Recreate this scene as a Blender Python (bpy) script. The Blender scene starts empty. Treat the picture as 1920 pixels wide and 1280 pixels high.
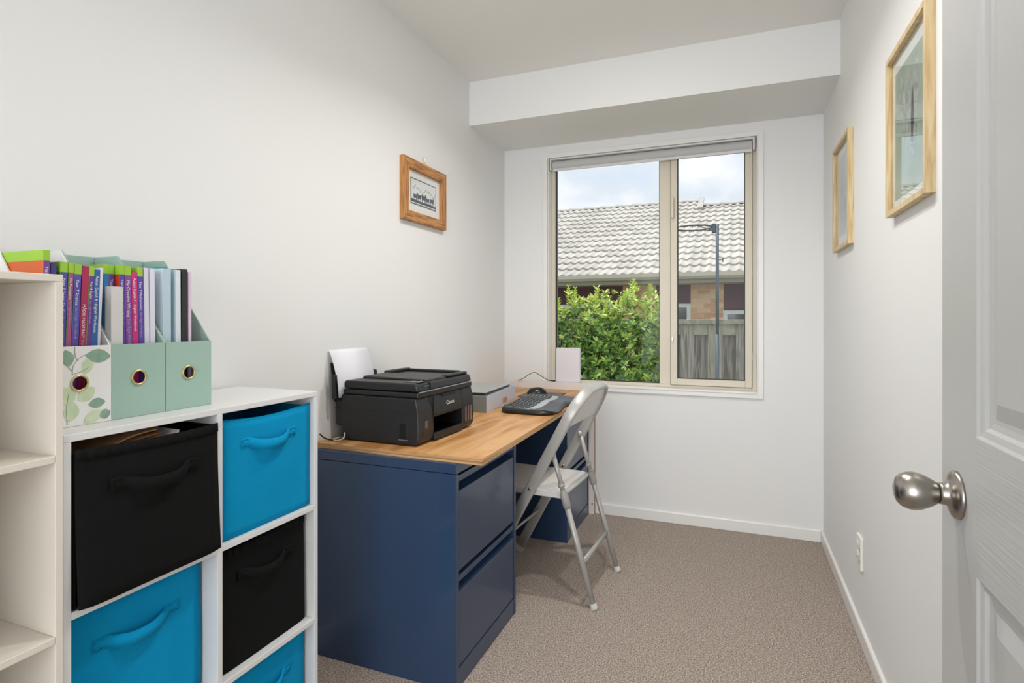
import bpy, bmesh, math, random
from mathutils import Vector, Matrix, Euler
R = math.radians
random.seed(7)
C = bpy.context.scene.collection
SC = bpy.context.scene

# ------------------------------------------------------------------ camera, sky, sun, exposure
cam = bpy.data.objects.new('camera', bpy.data.cameras.new('camera'))
C.objects.link(cam)
cam.location = (0, 0, 1.14)
cam.rotation_euler = (R(90), 0, R(21.587))
cam.data.sensor_width = 36.0
cam.data.lens = 19.744
cam.data.shift_y = -44.5 / 1920
cam.data.clip_start = 0.02
SC.camera = cam

wd = bpy.data.worlds.new('sky'); SC.world = wd; wd.use_nodes = True
nt = wd.node_tree; nt.nodes.clear()
wo = nt.nodes.new('ShaderNodeOutputWorld'); bg = nt.nodes.new('ShaderNodeBackground')
tc = nt.nodes.new('ShaderNodeTexCoord'); mp = nt.nodes.new('ShaderNodeMapping')
mp.inputs['Scale'].default_value = (3.2, 3.2, 5.5)
mp.inputs['Location'].default_value = (0.75, 0.2, 1.3)
nz = nt.nodes.new('ShaderNodeTexNoise'); nz.inputs['Scale'].default_value = 2.0
nz.inputs['Detail'].default_value = 6; nz.inputs['Roughness'].default_value = 0.5
rp = nt.nodes.new('ShaderNodeValToRGB')
rp.color_ramp.elements[0].position = 0.36; rp.color_ramp.elements[0].color = (0.64, 0.75, 0.88, 1)
rp.color_ramp.elements[1].position = 0.66; rp.color_ramp.elements[1].color = (0.94, 0.96, 1.0, 1)
e = rp.color_ramp.elements.new(0.48); e.color = (0.72, 0.79, 0.86, 1)
nt.links.new(tc.outputs['Generated'], mp.inputs['Vector']); nt.links.new(mp.outputs[0], nz.inputs['Vector'])
nt.links.new(nz.outputs[0], rp.inputs[0]); nt.links.new(rp.outputs[0], bg.inputs[0])
nt.links.new(bg.outputs[0], wo.inputs[0])
bg.inputs[1].default_value = 0.70

sun = bpy.data.objects.new('sun', bpy.data.lights.new('sun', 'SUN')); C.objects.link(sun)
sun.data.energy = 1.9; sun.data.angle = R(14); sun.data.color = (1.0, 0.96, 0.9)
sun.rotation_euler = Vector((0.3, -0.25, -0.92)).to_track_quat('-Z', 'Y').to_euler()

hall = bpy.data.objects.new('hall_daylight', bpy.data.lights.new('hall_daylight', 'AREA')); C.objects.link(hall)   # added fill light behind the camera, standing in for hall daylight
hall.data.shape = 'RECTANGLE'; hall.data.size = 3.4; hall.data.size_y = 2.4; hall.data.energy = 88; hall.data.color = (0.97, 0.985, 1.0)
hall.location = (-0.45, -3.2, 1.3); hall.rotation_euler = (R(90), 0, 0)

SC.view_settings.view_transform = 'Standard'
SC.view_settings.look = 'None'
SC.view_settings.exposure = 0.65
SC.view_settings.gamma = 1.0
SC.view_settings.use_curve_mapping = False

# ------------------------------------------------------------------ helpers
def lin(hx):
    hx = hx.lstrip('#'); o = []
    for i in (0, 2, 4):
        v = int(hx[i:i + 2], 16) / 255
        o.append(v / 12.92 if v <= 0.04045 else ((v + 0.055) / 1.055) ** 2.4)
    return (o[0], o[1], o[2], 1)

MATS = {}
def mat(name, col, rough=0.5, metal=0.0, var=None, bump=None, coat=0.0, spec=None, stretch=(1, 1, 1), emit=None):
    """principled material; var=(scale, dark hex) mottles the colour, bump=(scale, strength)"""
    if name in MATS: return MATS[name]
    m = bpy.data.materials.new(name); m.use_nodes = True; n = m.node_tree
    p = n.nodes['Principled BSDF']
    p.inputs['Base Color'].default_value = lin(col)
    p.inputs['Roughness'].default_value = rough; p.inputs['Metallic'].default_value = metal
    if coat: p.inputs['Coat Weight'].default_value = coat; p.inputs['Coat Roughness'].default_value = 0.08
    if spec is not None: p.inputs['Specular IOR Level'].default_value = spec
    if emit: p.inputs['Emission Color'].default_value = lin(col); p.inputs['Emission Strength'].default_value = emit
    t = n.nodes.new('ShaderNodeTexCoord'); mpp = n.nodes.new('ShaderNodeMapping')
    mpp.inputs['Scale'].default_value = stretch
    n.links.new(t.outputs['Object'], mpp.inputs['Vector'])
    if var:
        a = n.nodes.new('ShaderNodeTexNoise'); a.inputs['Scale'].default_value = var[0]; a.inputs['Detail'].default_value = 5
        r = n.nodes.new('ShaderNodeValToRGB')
        r.color_ramp.elements[0].position = 0.35; r.color_ramp.elements[0].color = lin(var[1])
        r.color_ramp.elements[1].position = 0.65; r.color_ramp.elements[1].color = lin(col)
        n.links.new(mpp.outputs[0], a.inputs['Vector']); n.links.new(a.outputs[0], r.inputs[0])
        n.links.new(r.outputs[0], p.inputs['Base Color'])
    if bump:
        a = n.nodes.new('ShaderNodeTexNoise'); a.inputs['Scale'].default_value = bump[0]; a.inputs['Detail'].default_value = 4
        b = n.nodes.new('ShaderNodeBump'); b.inputs['Strength'].default_value = bump[1]; b.inputs['Distance'].default_value = 0.004
        n.links.new(mpp.outputs[0], a.inputs['Vector']); n.links.new(a.outputs[0], b.inputs['Height'])
        n.links.new(b.outputs[0], p.inputs['Normal'])
    MATS[name] = m
    return m

def glass(name, tint='ffffff', ior=1.45):
    if name in MATS: return MATS[name]
    m = bpy.data.materials.new(name); m.use_nodes = True; n = m.node_tree; n.nodes.clear()
    o = n.nodes.new('ShaderNodeOutputMaterial'); mx = n.nodes.new('ShaderNodeMixShader')
    tr = n.nodes.new('ShaderNodeBsdfTransparent'); gl = n.nodes.new('ShaderNodeBsdfGlossy'); lw = n.nodes.new('ShaderNodeLayerWeight')
    pw = n.nodes.new('ShaderNodeMath'); pw.operation = 'POWER'; pw.inputs[1].default_value = 5.0       # Schlick reflectance, same on both faces
    fr = n.nodes.new('ShaderNodeMath'); fr.operation = 'MULTIPLY_ADD'; fr.inputs[1].default_value = 0.96; fr.inputs[2].default_value = ((ior - 1) / (ior + 1)) ** 2
    lw.inputs[0].default_value = 0.5; n.links.new(lw.outputs['Facing'], pw.inputs[0]); n.links.new(pw.outputs[0], fr.inputs[0])
    tr.inputs[0].default_value = lin(tint); gl.inputs['Roughness'].default_value = 0.0
    n.links.new(fr.outputs[0], mx.inputs[0]); n.links.new(tr.outputs[0], mx.inputs[1]); n.links.new(gl.outputs[0], mx.inputs[2])
    n.links.new(mx.outputs[0], o.inputs[0]); MATS[name] = m
    return m

class MB:
    def __init__(s): s.v = []; s.f = []; s.m = []
    def add(s, vs, fs, mi=0):
        b = len(s.v); s.v += [tuple(v) for v in vs]
        for f in fs: s.f.append([b + i for i in f]); s.m.append(mi)
        return s
    def box(s, x0, x1, y0, y1, z0, z1, mi=0, M=None):
        vs = [(x, y, z) for x in (x0, x1) for y in (y0, y1) for z in (z0, z1)]
        if M is not None: vs = [M @ Vector(v) for v in vs]
        return s.add(vs, [(0, 1, 3, 2), (4, 6, 7, 5), (0, 4, 5, 1), (2, 3, 7, 6), (0, 2, 6, 4), (1, 5, 7, 3)], mi)
    def quad(s, a, b, c, d, mi=0): return s.add([a, b, c, d], [(0, 1, 2, 3)], mi)
    def prism(s, poly, axis, a, b, mi=0):
        """poly of 2D points extruded along axis 'x','y' or 'z' from a to b"""
        def P(p, t):
            return {'x': (t, p[0], p[1]), 'y': (p[0], t, p[1]), 'z': (p[0], p[1], t)}[axis]
        n = len(poly); vs = [P(p, a) for p in poly] + [P(p, b) for p in poly]
        fs = [tuple(range(n))[::-1], tuple(range(n, 2 * n))] + [(i, (i + 1) % n, n + (i + 1) % n, n + i) for i in range(n)]
        return s.add(vs, fs, mi)
    def tube(s, pts, r, n=10, mi=0, cap=True, closed=False):
        pts = [Vector(p) for p in pts]; k = len(pts); rr = r if isinstance(r, (list, tuple)) else [r] * k
        rings = []; up = None
        for i, p in enumerate(pts):
            if closed: t = pts[(i + 1) % k] - pts[i - 1]
            else: t = pts[min(i + 1, k - 1)] - pts[max(i - 1, 0)]
            t.normalize()
            if up is None: up = Vector((0, 0, 1)) if abs(t.z) < 0.9 else Vector((1, 0, 0))
            u = (up - t * up.dot(t)).normalized(); w = t.cross(u); up = u
            rings.append([p + (u * math.cos(2 * math.pi * j / n) + w * math.sin(2 * math.pi * j / n)) * rr[i] for j in range(n)])
        vs = [v for g in rings for v in g]; fs = []
        for i in range(k if closed else k - 1):
            a = i * n; b = ((i + 1) % k) * n
            fs += [(a + j, a + (j + 1) % n, b + (j + 1) % n, b + j) for j in range(n)]
        if cap and not closed: fs += [tuple(range(n))[::-1], tuple(range((k - 1) * n, k * n))]
        return s.add(vs, fs, mi)
    def lathe(s, prof, axis='z', o=(0, 0, 0), n=24, mi=0):
        """prof = [(r, t)...] revolved about axis through o"""
        vs = []
        for r, t in prof:
            for j in range(n):
                a = 2 * math.pi * j / n; c_, s_ = r * math.cos(a), r * math.sin(a)
                q = {'z': (c_, s_, t), 'x': (t, c_, s_), 'y': (c_, t, s_)}[axis]
                vs.append((q[0] + o[0], q[1] + o[1], q[2] + o[2]))
        fs = []
        for i in range(len(prof) - 1):
            fs += [(i * n + j, i * n + (j + 1) % n, (i + 1) * n + (j + 1) % n, (i + 1) * n + j) for j in range(n)]
        fs += [tuple(range(n))[::-1], tuple(range((len(prof) - 1) * n, len(prof) * n))]
        return s.add(vs, fs, mi)
    def sweep(s, path, sect, normal, mi=0):
        """closed 2D section (in-plane offset, normal offset) swept along a planar path"""
        path = [Vector(p) for p in path]; nn = Vector(normal).normalized(); k = len(path); n = len(sect); vs = []
        for i, p in enumerate(path):
            t = (path[min(i + 1, k - 1)] - path[max(i - 1, 0)]).normalized(); q = nn.cross(t)
            vs += [p + q * a + nn * b for a, b in sect]
        fs = []
        for i in range(k - 1):
            fs += [(i * n + j, i * n + (j + 1) % n, (i + 1) * n + (j + 1) % n, (i + 1) * n + j) for j in range(n)]
        fs += [tuple(range(n))[::-1], tuple(range((k - 1) * n, k * n))]
        return s.add(vs, fs, mi)
    def mesh(s, name, mats, smooth=False):
        me = bpy.data.meshes.new(name); me.from_pydata(s.v, [], s.f)
        for m in (mats if isinstance(mats, (list, tuple)) else [mats]): me.materials.append(m)
        me.polygons.foreach_set('material_index', s.m)
        bm = bmesh.new(); bm.from_mesh(me); bmesh.ops.recalc_face_normals(bm, faces=bm.faces); bm.to_mesh(me); bm.free()
        if smooth: me.polygons.foreach_set('use_smooth', [True] * len(me.polygons))
        me.update(); return me
    def build(s, name, mats, parent=None, bevel=0, smooth=False, seg=2, angle=35):
        o = bpy.data.objects.new(name, s.mesh(name, mats, smooth)); C.objects.link(o)
        if parent is not None: o.parent = parent
        if bevel:
            b = o.modifiers.new('bevel', 'BEVEL'); b.width = bevel; b.segments = seg; b.limit_method = 'ANGLE'; b.angle_limit = R(angle)
        return o

def tag(o, label=None, cat=None, group=None, kind=None):
    if label: o['label'] = label
    if cat: o['category'] = cat
    if group: o['group'] = group
    if kind: o['kind'] = kind
    return o
def thing(name, label, cat, loc=(0, 0, 0), rz=0, group=None, kind=None):
    o = bpy.data.objects.new(name, None); C.objects.link(o); o.empty_display_size = 0.05
    o.location = loc; o.rotation_euler = (0, 0, R(rz))
    return tag(o, label, cat, group, kind)
def bx(name, d, m, parent=None, bevel=0, M=None):
    return MB().box(*d, M=M).build(name, m, parent, bevel)
def inst(me, name, parent, M):
    o = bpy.data.objects.new(name, me); C.objects.link(o); o.parent = parent; o.matrix_local = M
    return o
def text(name, body, size, m, parent, M, extrude=0.0002, align='LEFT', xs=1.0):
    cu = bpy.data.curves.new(name, 'FONT'); cu.body = body; cu.size = size; cu.extrude = extrude
    cu.align_x = align; cu.resolution_u = 2
    t = bpy.data.objects.new(name + '_tmp', cu); C.objects.link(t)
    dg = bpy.context.evaluated_depsgraph_get(); dg.update()
    me = bpy.data.meshes.new_from_object(t.evaluated_get(dg)); bpy.data.objects.remove(t); bpy.data.curves.remove(cu)
    me.materials.clear(); me.materials.append(m)
    me.transform(Matrix.Diagonal((xs, 1, 1, 1)))
    o = bpy.data.objects.new(name, me); C.objects.link(o); o.parent = parent; o.matrix_local = M
    return o
def frame_mat(x, y, n, o):
    """matrix whose columns are x (right), y (up), n (out) at o"""
    return Matrix(((x[0], y[0], n[0], o[0]), (x[1], y[1], n[1], o[1]), (x[2], y[2], n[2], o[2]), (0, 0, 0, 1)))
def bez(p, n=20):
    """Catmull-Rom through points"""
    p = [Vector(q) for q in p]; out = []
    for i in range(len(p) - 1):
        a, b, c, d = p[max(i - 1, 0)], p[i], p[i + 1], p[min(i + 2, len(p) - 1)]
        for j in range(n):
            t = j / n
            out.append(0.5 * ((2 * b) + (c - a) * t + (2 * a - 5 * b + 4 * c - d) * t * t + (3 * b - a - 3 * c + d) * t ** 3))
    out.append(p[-1]); return out

# ------------------------------------------------------------------ materials
M_wall = mat('wall_paint', 'ebebea', 0.75, bump=(260, 0.03))
M_ceil = mat('ceiling_paint', 'efeeea', 0.85, bump=(260, 0.03))
M_trim = mat('trim_gloss_paint', 'eeedea', 0.3)
M_alu = mat('cream_aluminium', 'd9d0bd', 0.35)
M_seal = mat('black_rubber', '25282a', 0.6)
M_white = mat('white_melamine', 'dfdfde', 0.35)
M_cream = mat('cream_melamine', 'e2dbcf', 0.4)
M_blk = mat('black_plastic', '17181a', 0.42, bump=(900, 0.05))
M_blk2 = mat('black_gloss_plastic', '0d0e10', 0.22)
M_dark = mat('dark_void_plastic', '060607', 0.6)
M_steel = mat('brushed_nickel', 'a8a29b', 0.27, 1.0, bump=(180, 0.03), stretch=(1, 1, 6))
M_brass = mat('brass', 'd9c48e', 0.3, 1.0)
M_glass = glass('window_glass', ior=1.16)
M_pglass = glass('picture_glass')

def carpet():
    m = bpy.data.materials.new('loop_carpet'); m.use_nodes = True; n = m.node_tree; p = n.nodes['Principled BSDF']
    p.inputs['Roughness'].default_value = 1.0; p.inputs['Specular IOR Level'].default_value = 0.1
    t = n.nodes.new('ShaderNodeTexCoord')
    a = n.nodes.new('ShaderNodeTexNoise'); a.inputs['Scale'].default_value = 215; a.inputs['Detail'].default_value = 3; a.inputs['Roughness'].default_value = 0.7
    r = n.nodes.new('ShaderNodeValToRGB')
    r.color_ramp.elements[0].position = 0.33; r.color_ramp.elements[0].color = lin('62574f')
    r.color_ramp.elements[1].position = 0.68; r.color_ramp.elements[1].color = lin('e6d9cc')
    e1 = r.color_ramp.elements.new(0.5); e1.color = lin('a89a8f')
    b = n.nodes.new('ShaderNodeBump'); b.inputs['Strength'].default_value = 0.8; b.inputs['Distance'].default_value = 0.005
    n.links.new(t.outputs['Object'], a.inputs['Vector']); n.links.new(a.outputs[0], r.inputs[0])
    n.links.new(r.outputs[0], p.inputs['Base Color']); n.links.new(a.outputs[0], b.inputs['Height']); n.links.new(b.outputs[0], p.inputs['Normal'])
    return m
M_carpet = carpet()

def wood(name, c1, c2, c3, stretch, scale=6, rough=0.45, dist=1.2, knots=None):
    m = bpy.data.materials.new(name); m.use_nodes = True; n = m.node_tree; p = n.nodes['Principled BSDF']
    p.inputs['Roughness'].default_value = rough
    t = n.nodes.new('ShaderNodeTexCoord'); mp_ = n.nodes.new('ShaderNodeMapping'); mp_.inputs['Scale'].default_value = stretch
    a = n.nodes.new('ShaderNodeTexNoise'); a.inputs['Scale'].default_value = scale; a.inputs['Detail'].default_value = 4
    a.inputs['Distortion'].default_value = dist
    r = n.nodes.new('ShaderNodeValToRGB')
    for i, (po, co) in enumerate(((0.36, c1), (0.64, c3))):
        r.color_ramp.elements[i].position = po; r.color_ramp.elements[i].color = lin(co)
    q = r.color_ramp.elements.new(0.5); q.color = lin(c2)
    n.links.new(t.outputs['Object'], mp_.inputs['Vector']); n.links.new(mp_.outputs[0], a.inputs['Vector'])
    n.links.new(a.outputs[0], r.inputs[0]); n.links.new(r.outputs[0], p.inputs['Base Color'])
    b = n.nodes.new('ShaderNodeBump'); b.inputs['Strength'].default_value = 0.15; b.inputs['Distance'].default_value = 0.002
    n.links.new(a.outputs[0], b.inputs['Height']); n.links.new(b.outputs[0], p.inputs['Normal'])
    return m
M_ply = wood('pine_plywood', 'ad763f', 'c6925a', 'd3a672', (7, 1.1, 7), 1.6, 0.42, 1.6)
M_plye = wood('plywood_edge', '8f6a45', 'c69a68', 'd8b284', (2, 2, 330), 1.0, 0.7, 0.2)
M_oak = wood('pale_oak', 'c0a577', 'd3bb8f', 'dcc79e', (30, 30, 2.5), 3, 0.5, 0.4)
M_rimu = wood('rustic_orange_timber', '8a5f38', 'b57d47', 'c8935a', (30, 5, 60), 1.6, 0.6, 0.8)
M_rimu2 = wood('rustic_orange_timber_upright', '8a5f38', 'b57d47', 'c8935a', (30, 60, 5), 1.6, 0.6, 0.8)

# ================================================================== THE ROOM
XL, XR, YB, YN, ZC = -1.33, 0.421, 3.235, -2.2, 2.41
WX0, WX1, WZ0, WZ1 = -1.046, 0.115, 0.739, 2.104            # window opening
o = bx('floor', (XL, XR, YN, YB, -0.1, 0), M_carpet); tag(o, 'mottled grey brown loop pile carpet covering the floor', 'floor', kind='structure')
o = bx('wall_left', (XL - 0.1, XL, YN, YB + 0.14, 0, ZC), M_wall); tag(o, 'long plain white wall behind desk and shelves', 'wall', kind='structure')
o = bx('wall_right', (XR, XR + 0.1, YN, YB + 0.14, 0, ZC), M_wall); tag(o, 'plain white wall carrying the two pale oak frames', 'wall', kind='structure')
mb = MB(); y0, y1 = YB, YB + 0.14
mb.box(XL, WX0, y0, y1, 0, ZC); mb.box(WX1, XR, y0, y1, 0, ZC); mb.box(WX0, WX1, y0, y1, 0, WZ0); mb.box(WX0, WX1, y0, y1, WZ1, ZC)
tag(mb.build('wall_back', M_wall), 'white end wall with the window opening', 'wall', kind='structure')
tag(bx('ceiling', (XL - 0.1, XR + 0.1, YN, YB + 0.14, ZC, ZC + 0.1), M_ceil), 'flat white painted ceiling', 'ceiling', kind='structure')
tag(bx('trim_1', (XL, XR, 2.735, YB, 2.175, ZC), M_wall), 'boxed white bulkhead dropping from the ceiling above the window', 'bulkhead', kind='structure')

def baseboard(name, poly, axis, a, b, label):
    tag(MB().prism(poly, axis, a, b).build(name, M_trim, bevel=0.003), label, 'baseboard', kind='structure')
BH = 0.062
baseboard('baseboard_back', [(YB, 0), (YB - 0.012, 0), (YB - 0.012, BH - 0.006), (YB - 0.008, BH), (YB, BH)], 'x', XL + 0.012, XR - 0.012, 'low white skirting board under the window wall')
baseboard('baseboard_right', [(XR, 0), (XR - 0.012, 0), (XR - 0.012, BH - 0.006), (XR - 0.008, BH), (XR, BH)], 'y', YN, YB, 'low white skirting board along the wall with two frames')
baseboard('baseboard_left', [(XL, 0), (XL + 0.012, 0), (XL + 0.012, BH - 0.006), (XL + 0.008, BH), (XL, BH)], 'y', YN, YB, 'low white skirting board behind the desk cabinets')

ev_ = bx('trim_2', (-4.5, 3.5, YB + 0.14, YB + 0.72, 2.42, 2.47), mat('sun_block_eave', 'd8d5cf', 0.8)); tag(ev_, 'unseen white eave added outside the window to block the sun', 'eave', kind='structure')  # unseen overhang, added to keep the sun out of the window

# ------------------------------------------------------------------ window
W = thing('window_1', 'cream aluminium window with fixed pane and opening side sash', 'window', (0, YB, 0), kind='structure')
def ring(x0, x1, z0, z1, w, ya, yb, wb=None):
    wb = w if wb is None else wb
    m = MB(); m.box(x0, x0 + w, ya, yb, z0, z1); m.box(x1 - w, x1, ya, yb, z0, z1)
    m.box(x0 + w, x1 - w, ya, yb, z0, z0 + wb); m.box(x0 + w, x1 - w, ya, yb, z1 - w, z1)
    return m
ring(WX0 - 0.028, WX1 + 0.028, WZ0 - 0.026, WZ1 + 0.022, 0.0265, -0.012, 0.004).build('architrave', M_trim, W, 0.002)
m = MB(); t = 0.004
m.box(WX0, WX0 + t, -0.006, 0.14, WZ0, WZ1); m.box(WX1 - t, WX1, -0.006, 0.14, WZ0, WZ1)
m.box(WX0 + t, WX1 - t, -0.006, 0.14, WZ1 - t, WZ1); m.build('reveal_lining', M_trim, W)
bx('window_sill', (WX0 + t, WX1 - t, -0.016, 0.14, WZ0 - 0.002, WZ0 + 0.008), M_trim, W, 0.002)
FY0, FY1 = 0.052, 0.115
x0, x1, z0, z1 = WX0 + t, WX1 - t, WZ0 + 0.008, WZ1 - t
m = ring(x0, x1, z0, z1, 0.024, FY0, FY1, 0.018); m.box(-0.396, -0.333, FY0, FY1, z0 + 0.018, z1 - 0.024); m.build('window_frame', M_alu, W, 0.002)
gx0, gx1, gz0, gz1 = x0 + 0.024, -0.396, z0 + 0.018, z1 - 0.024
ring(gx0, gx1, gz0, gz1, 0.005, 0.072, 0.09).build('glazing_seal', M_seal, W)
bx('pane', (gx0 + 0.004, gx1 - 0.004, 0.079, 0.083, gz0 + 0.004, gz1 - 0.004), M_glass, W)
ring(-0.335, x1 - 0.020, z0 + 0.014, z1 - 0.020, 0.004, 0.046, 0.0535).build('sash_gap_shade', mat('painted_gap_shade', '5d574c', 0.8), W)  # dark ring puts the shade of the sash gap into colour
S = ring(-0.333, x1 - 0.022, z0 + 0.016, z1 - 0.022, 0.034, 0.044, 0.1).build('opening_sash', M_alu, W, 0.002)
ring(-0.299, x1 - 0.056, z0 + 0.05, z1 - 0.056, 0.004, 0.066, 0.084).build('glazing_seal', M_seal, S)
bx('pane', (-0.297, x1 - 0.058, 0.073, 0.077, z0 + 0.052, z1 - 0.058), M_glass, S)
m = MB(); m.box(-0.331, -0.313, 0.036, 0.044, 1.70, 1.82); m.box(-0.327, -0.317, 0.022, 0.036, 1.795, 1.812); m.box(-0.328, -0.316, 0.016, 0.024, 1.70, 1.812)
m.build('latch_handle', M_alu, S, 0.002)
bx('stay_pin', (-0.329, -0.319, 0.034, 0.044, 1.005, 1.03), M_steel, S, 0.002)

# roller blind
Bd = thing('roller_blind', 'rolled up pale grey roller blind at top of window', 'blind', (0, YB, 0))
MB().lathe([(0.001, -1.022), (0.026, -1.022), (0.026, 0.088), (0.001, 0.088)], 'x', (0, 0.03, 2.062), 28).build('blind_roll', mat('blind_fabric', 'c3c3c2', 0.8), Bd, smooth=False, bevel=0)
bx('head_rail', (-1.03, 0.098, -0.002, 0.05, 2.089, 2.098), M_white, Bd, 0.001)
bx('bottom_bar', (-1.02, 0.086, 0.014, 0.022, 2.024, 2.04), M_white, Bd, 0.002)
for xx in (-1.036, 0.092): bx('bracket', (xx, xx + 0.01, 0.0, 0.05, 2.03, 2.099), M_white, Bd, 0.002)
MB().tube([(0.0865, 0.008, 2.06 - i * 0.05) for i in range(23)] + [(0.089, 0.008, 0.93), (0.094, 0.008, 0.905), (0.0995, 0.008, 0.9), (0.105, 0.008, 0.915), (0.108, 0.008, 0.95)] + [(0.108, 0.008, 1.0 + i * 0.05) for i in range(22)], 0.0016, 6).build('pull_cord', M_white, Bd)

# ceiling downlights: one reflected in the window, one added for fill
M_led = bpy.data.materials.new('led_diffuser'); M_led.use_nodes = True
_p = M_led.node_tree.nodes['Principled BSDF']; _p.inputs['Emission Color'].default_value = (1, 0.95, 0.88, 1); _p.inputs['Emission Strength'].default_value = 60
def downlight(x, y, label, watts):
    D = thing('ceiling_downlight', label, 'light', (x, y, ZC), group='recessed ceiling downlights')
    MB().lathe([(0.046, 0.0), (0.046, -0.002), (0.056, -0.003), (0.06, 0.0)], 'z', n=32).build('bezel', M_trim, D)
    MB().lathe([(0.0455, -0.0005), (0.0455, -0.0025), (0.001, -0.0025)], 'z', n=32).build('diffuser', M_led, D)
    l = bpy.data.objects.new('downlight_beam', bpy.data.lights.new('downlight_beam', 'AREA')); C.objects.link(l); l.parent = D
    l.data.shape = 'DISK'; l.data.size = 0.09; l.data.energy = watts; l.data.color = (1.0, 0.975, 0.945); l.location = (0, 0, -0.006); l.data.spread = R(140)
downlight(-0.25, 1.34, 'small round recessed downlight seen reflected in the window glass', 4.0)
downlight(-0.45, 2.06, 'unseen downlight added above the chair to brighten the window end', 4.5)  # second lamp is added as fill for the window end

# ------------------------------------------------------------------ open door
def door_paint():
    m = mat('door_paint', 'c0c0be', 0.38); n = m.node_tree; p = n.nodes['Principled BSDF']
    t = n.nodes.new('ShaderNodeTexCoord'); q = n.nodes.new('ShaderNodeMapping'); q.inputs['Scale'].default_value = (1, 3.5, 210)
    a = n.nodes.new('ShaderNodeTexNoise'); a.inputs['Scale'].default_value = 1.0; a.inputs['Detail'].default_value = 2; a.inputs['Distortion'].default_value = 0.3
    b = n.nodes.new('ShaderNodeBump'); b.inputs['Strength'].default_value = 0.22; b.inputs['Distance'].default_value = 0.003
    n.links.new(t.outputs['Object'], q.inputs[0]); n.links.new(q.outputs[0], a.inputs[0]); n.links.new(a.outputs[0], b.inputs['Height']); n.links.new(b.outputs[0], p.inputs['Normal'])
    return m
M_door = door_paint()
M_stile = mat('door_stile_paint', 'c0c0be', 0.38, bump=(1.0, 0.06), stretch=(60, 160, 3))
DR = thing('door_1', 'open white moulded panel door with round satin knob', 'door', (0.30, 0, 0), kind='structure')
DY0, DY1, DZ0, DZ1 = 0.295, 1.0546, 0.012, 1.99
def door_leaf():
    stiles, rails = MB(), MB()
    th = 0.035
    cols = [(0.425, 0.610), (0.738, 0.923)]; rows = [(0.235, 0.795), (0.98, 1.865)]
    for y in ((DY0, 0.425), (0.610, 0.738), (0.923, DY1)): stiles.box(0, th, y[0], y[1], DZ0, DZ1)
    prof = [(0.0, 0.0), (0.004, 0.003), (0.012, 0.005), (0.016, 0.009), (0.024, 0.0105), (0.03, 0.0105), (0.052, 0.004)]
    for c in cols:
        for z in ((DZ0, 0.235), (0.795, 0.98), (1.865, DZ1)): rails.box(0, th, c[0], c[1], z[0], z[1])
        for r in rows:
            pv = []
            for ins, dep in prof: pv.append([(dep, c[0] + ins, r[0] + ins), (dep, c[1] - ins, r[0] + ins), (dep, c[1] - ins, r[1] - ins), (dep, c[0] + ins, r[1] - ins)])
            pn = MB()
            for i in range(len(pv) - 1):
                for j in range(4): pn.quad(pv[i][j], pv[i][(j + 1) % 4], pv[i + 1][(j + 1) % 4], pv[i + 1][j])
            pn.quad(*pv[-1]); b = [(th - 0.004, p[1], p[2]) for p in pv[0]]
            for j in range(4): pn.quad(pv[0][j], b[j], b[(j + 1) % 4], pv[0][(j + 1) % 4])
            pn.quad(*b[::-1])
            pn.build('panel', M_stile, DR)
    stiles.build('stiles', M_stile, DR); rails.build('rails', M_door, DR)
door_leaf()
K = MB().lathe([(0.001, -0.078), (0.010, -0.0775), (0.018, -0.0745), (0.0235, -0.069), (0.0268, -0.0615), (0.0278, -0.054), (0.0268, -0.0465), (0.0235, -0.0385), (0.0195, -0.031), (0.0165, -0.0265), (0.0155, -0.025), (0.001, -0.025)], 'x', (0, 0.992, 0.884), 40).build('knob', M_steel, DR, smooth=True)
MB().lathe([(0.0135, -0.026), (0.0135, -0.021)], 'x', (0, 0.992, 0.884), 28).build('knob_gap', M_dark, K)
MB().lathe([(0.015, -0.0225), (0.0155, -0.019), (0.0162, -0.014), (0.019, -0.0105), (0.026, -0.0085), (0.032, -0.006), (0.0345, -0.003), (0.0345, 0.0)], 'x', (0, 0.992, 0.884), 40).build('rosette', M_steel, K, smooth=True)

# ------------------------------------------------------------------ wall socket
so = thing('power_socket', 'white double power point low on the right wall', 'socket', (XR, 2.315, 0.308))
bx('plate', (-0.010, 0, -0.036, 0.036, -0.058, 0.058), mat('socket_plastic', 'efece4', 0.35), so, 0.003)
for zz in (0.03, -0.005): bx('rocker_switch', (-0.0145, -0.009, -0.006, 0.012, zz - 0.008, zz + 0.008), M_white, so, 0.002)
for zz in (-0.03, 0.012):
    for dy in (-0.014, -0.022): bx('socket_slot', (-0.0104, -0.009, dy, dy + 0.002, zz - 0.006, zz + 0.006), M_dark, so)

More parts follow.
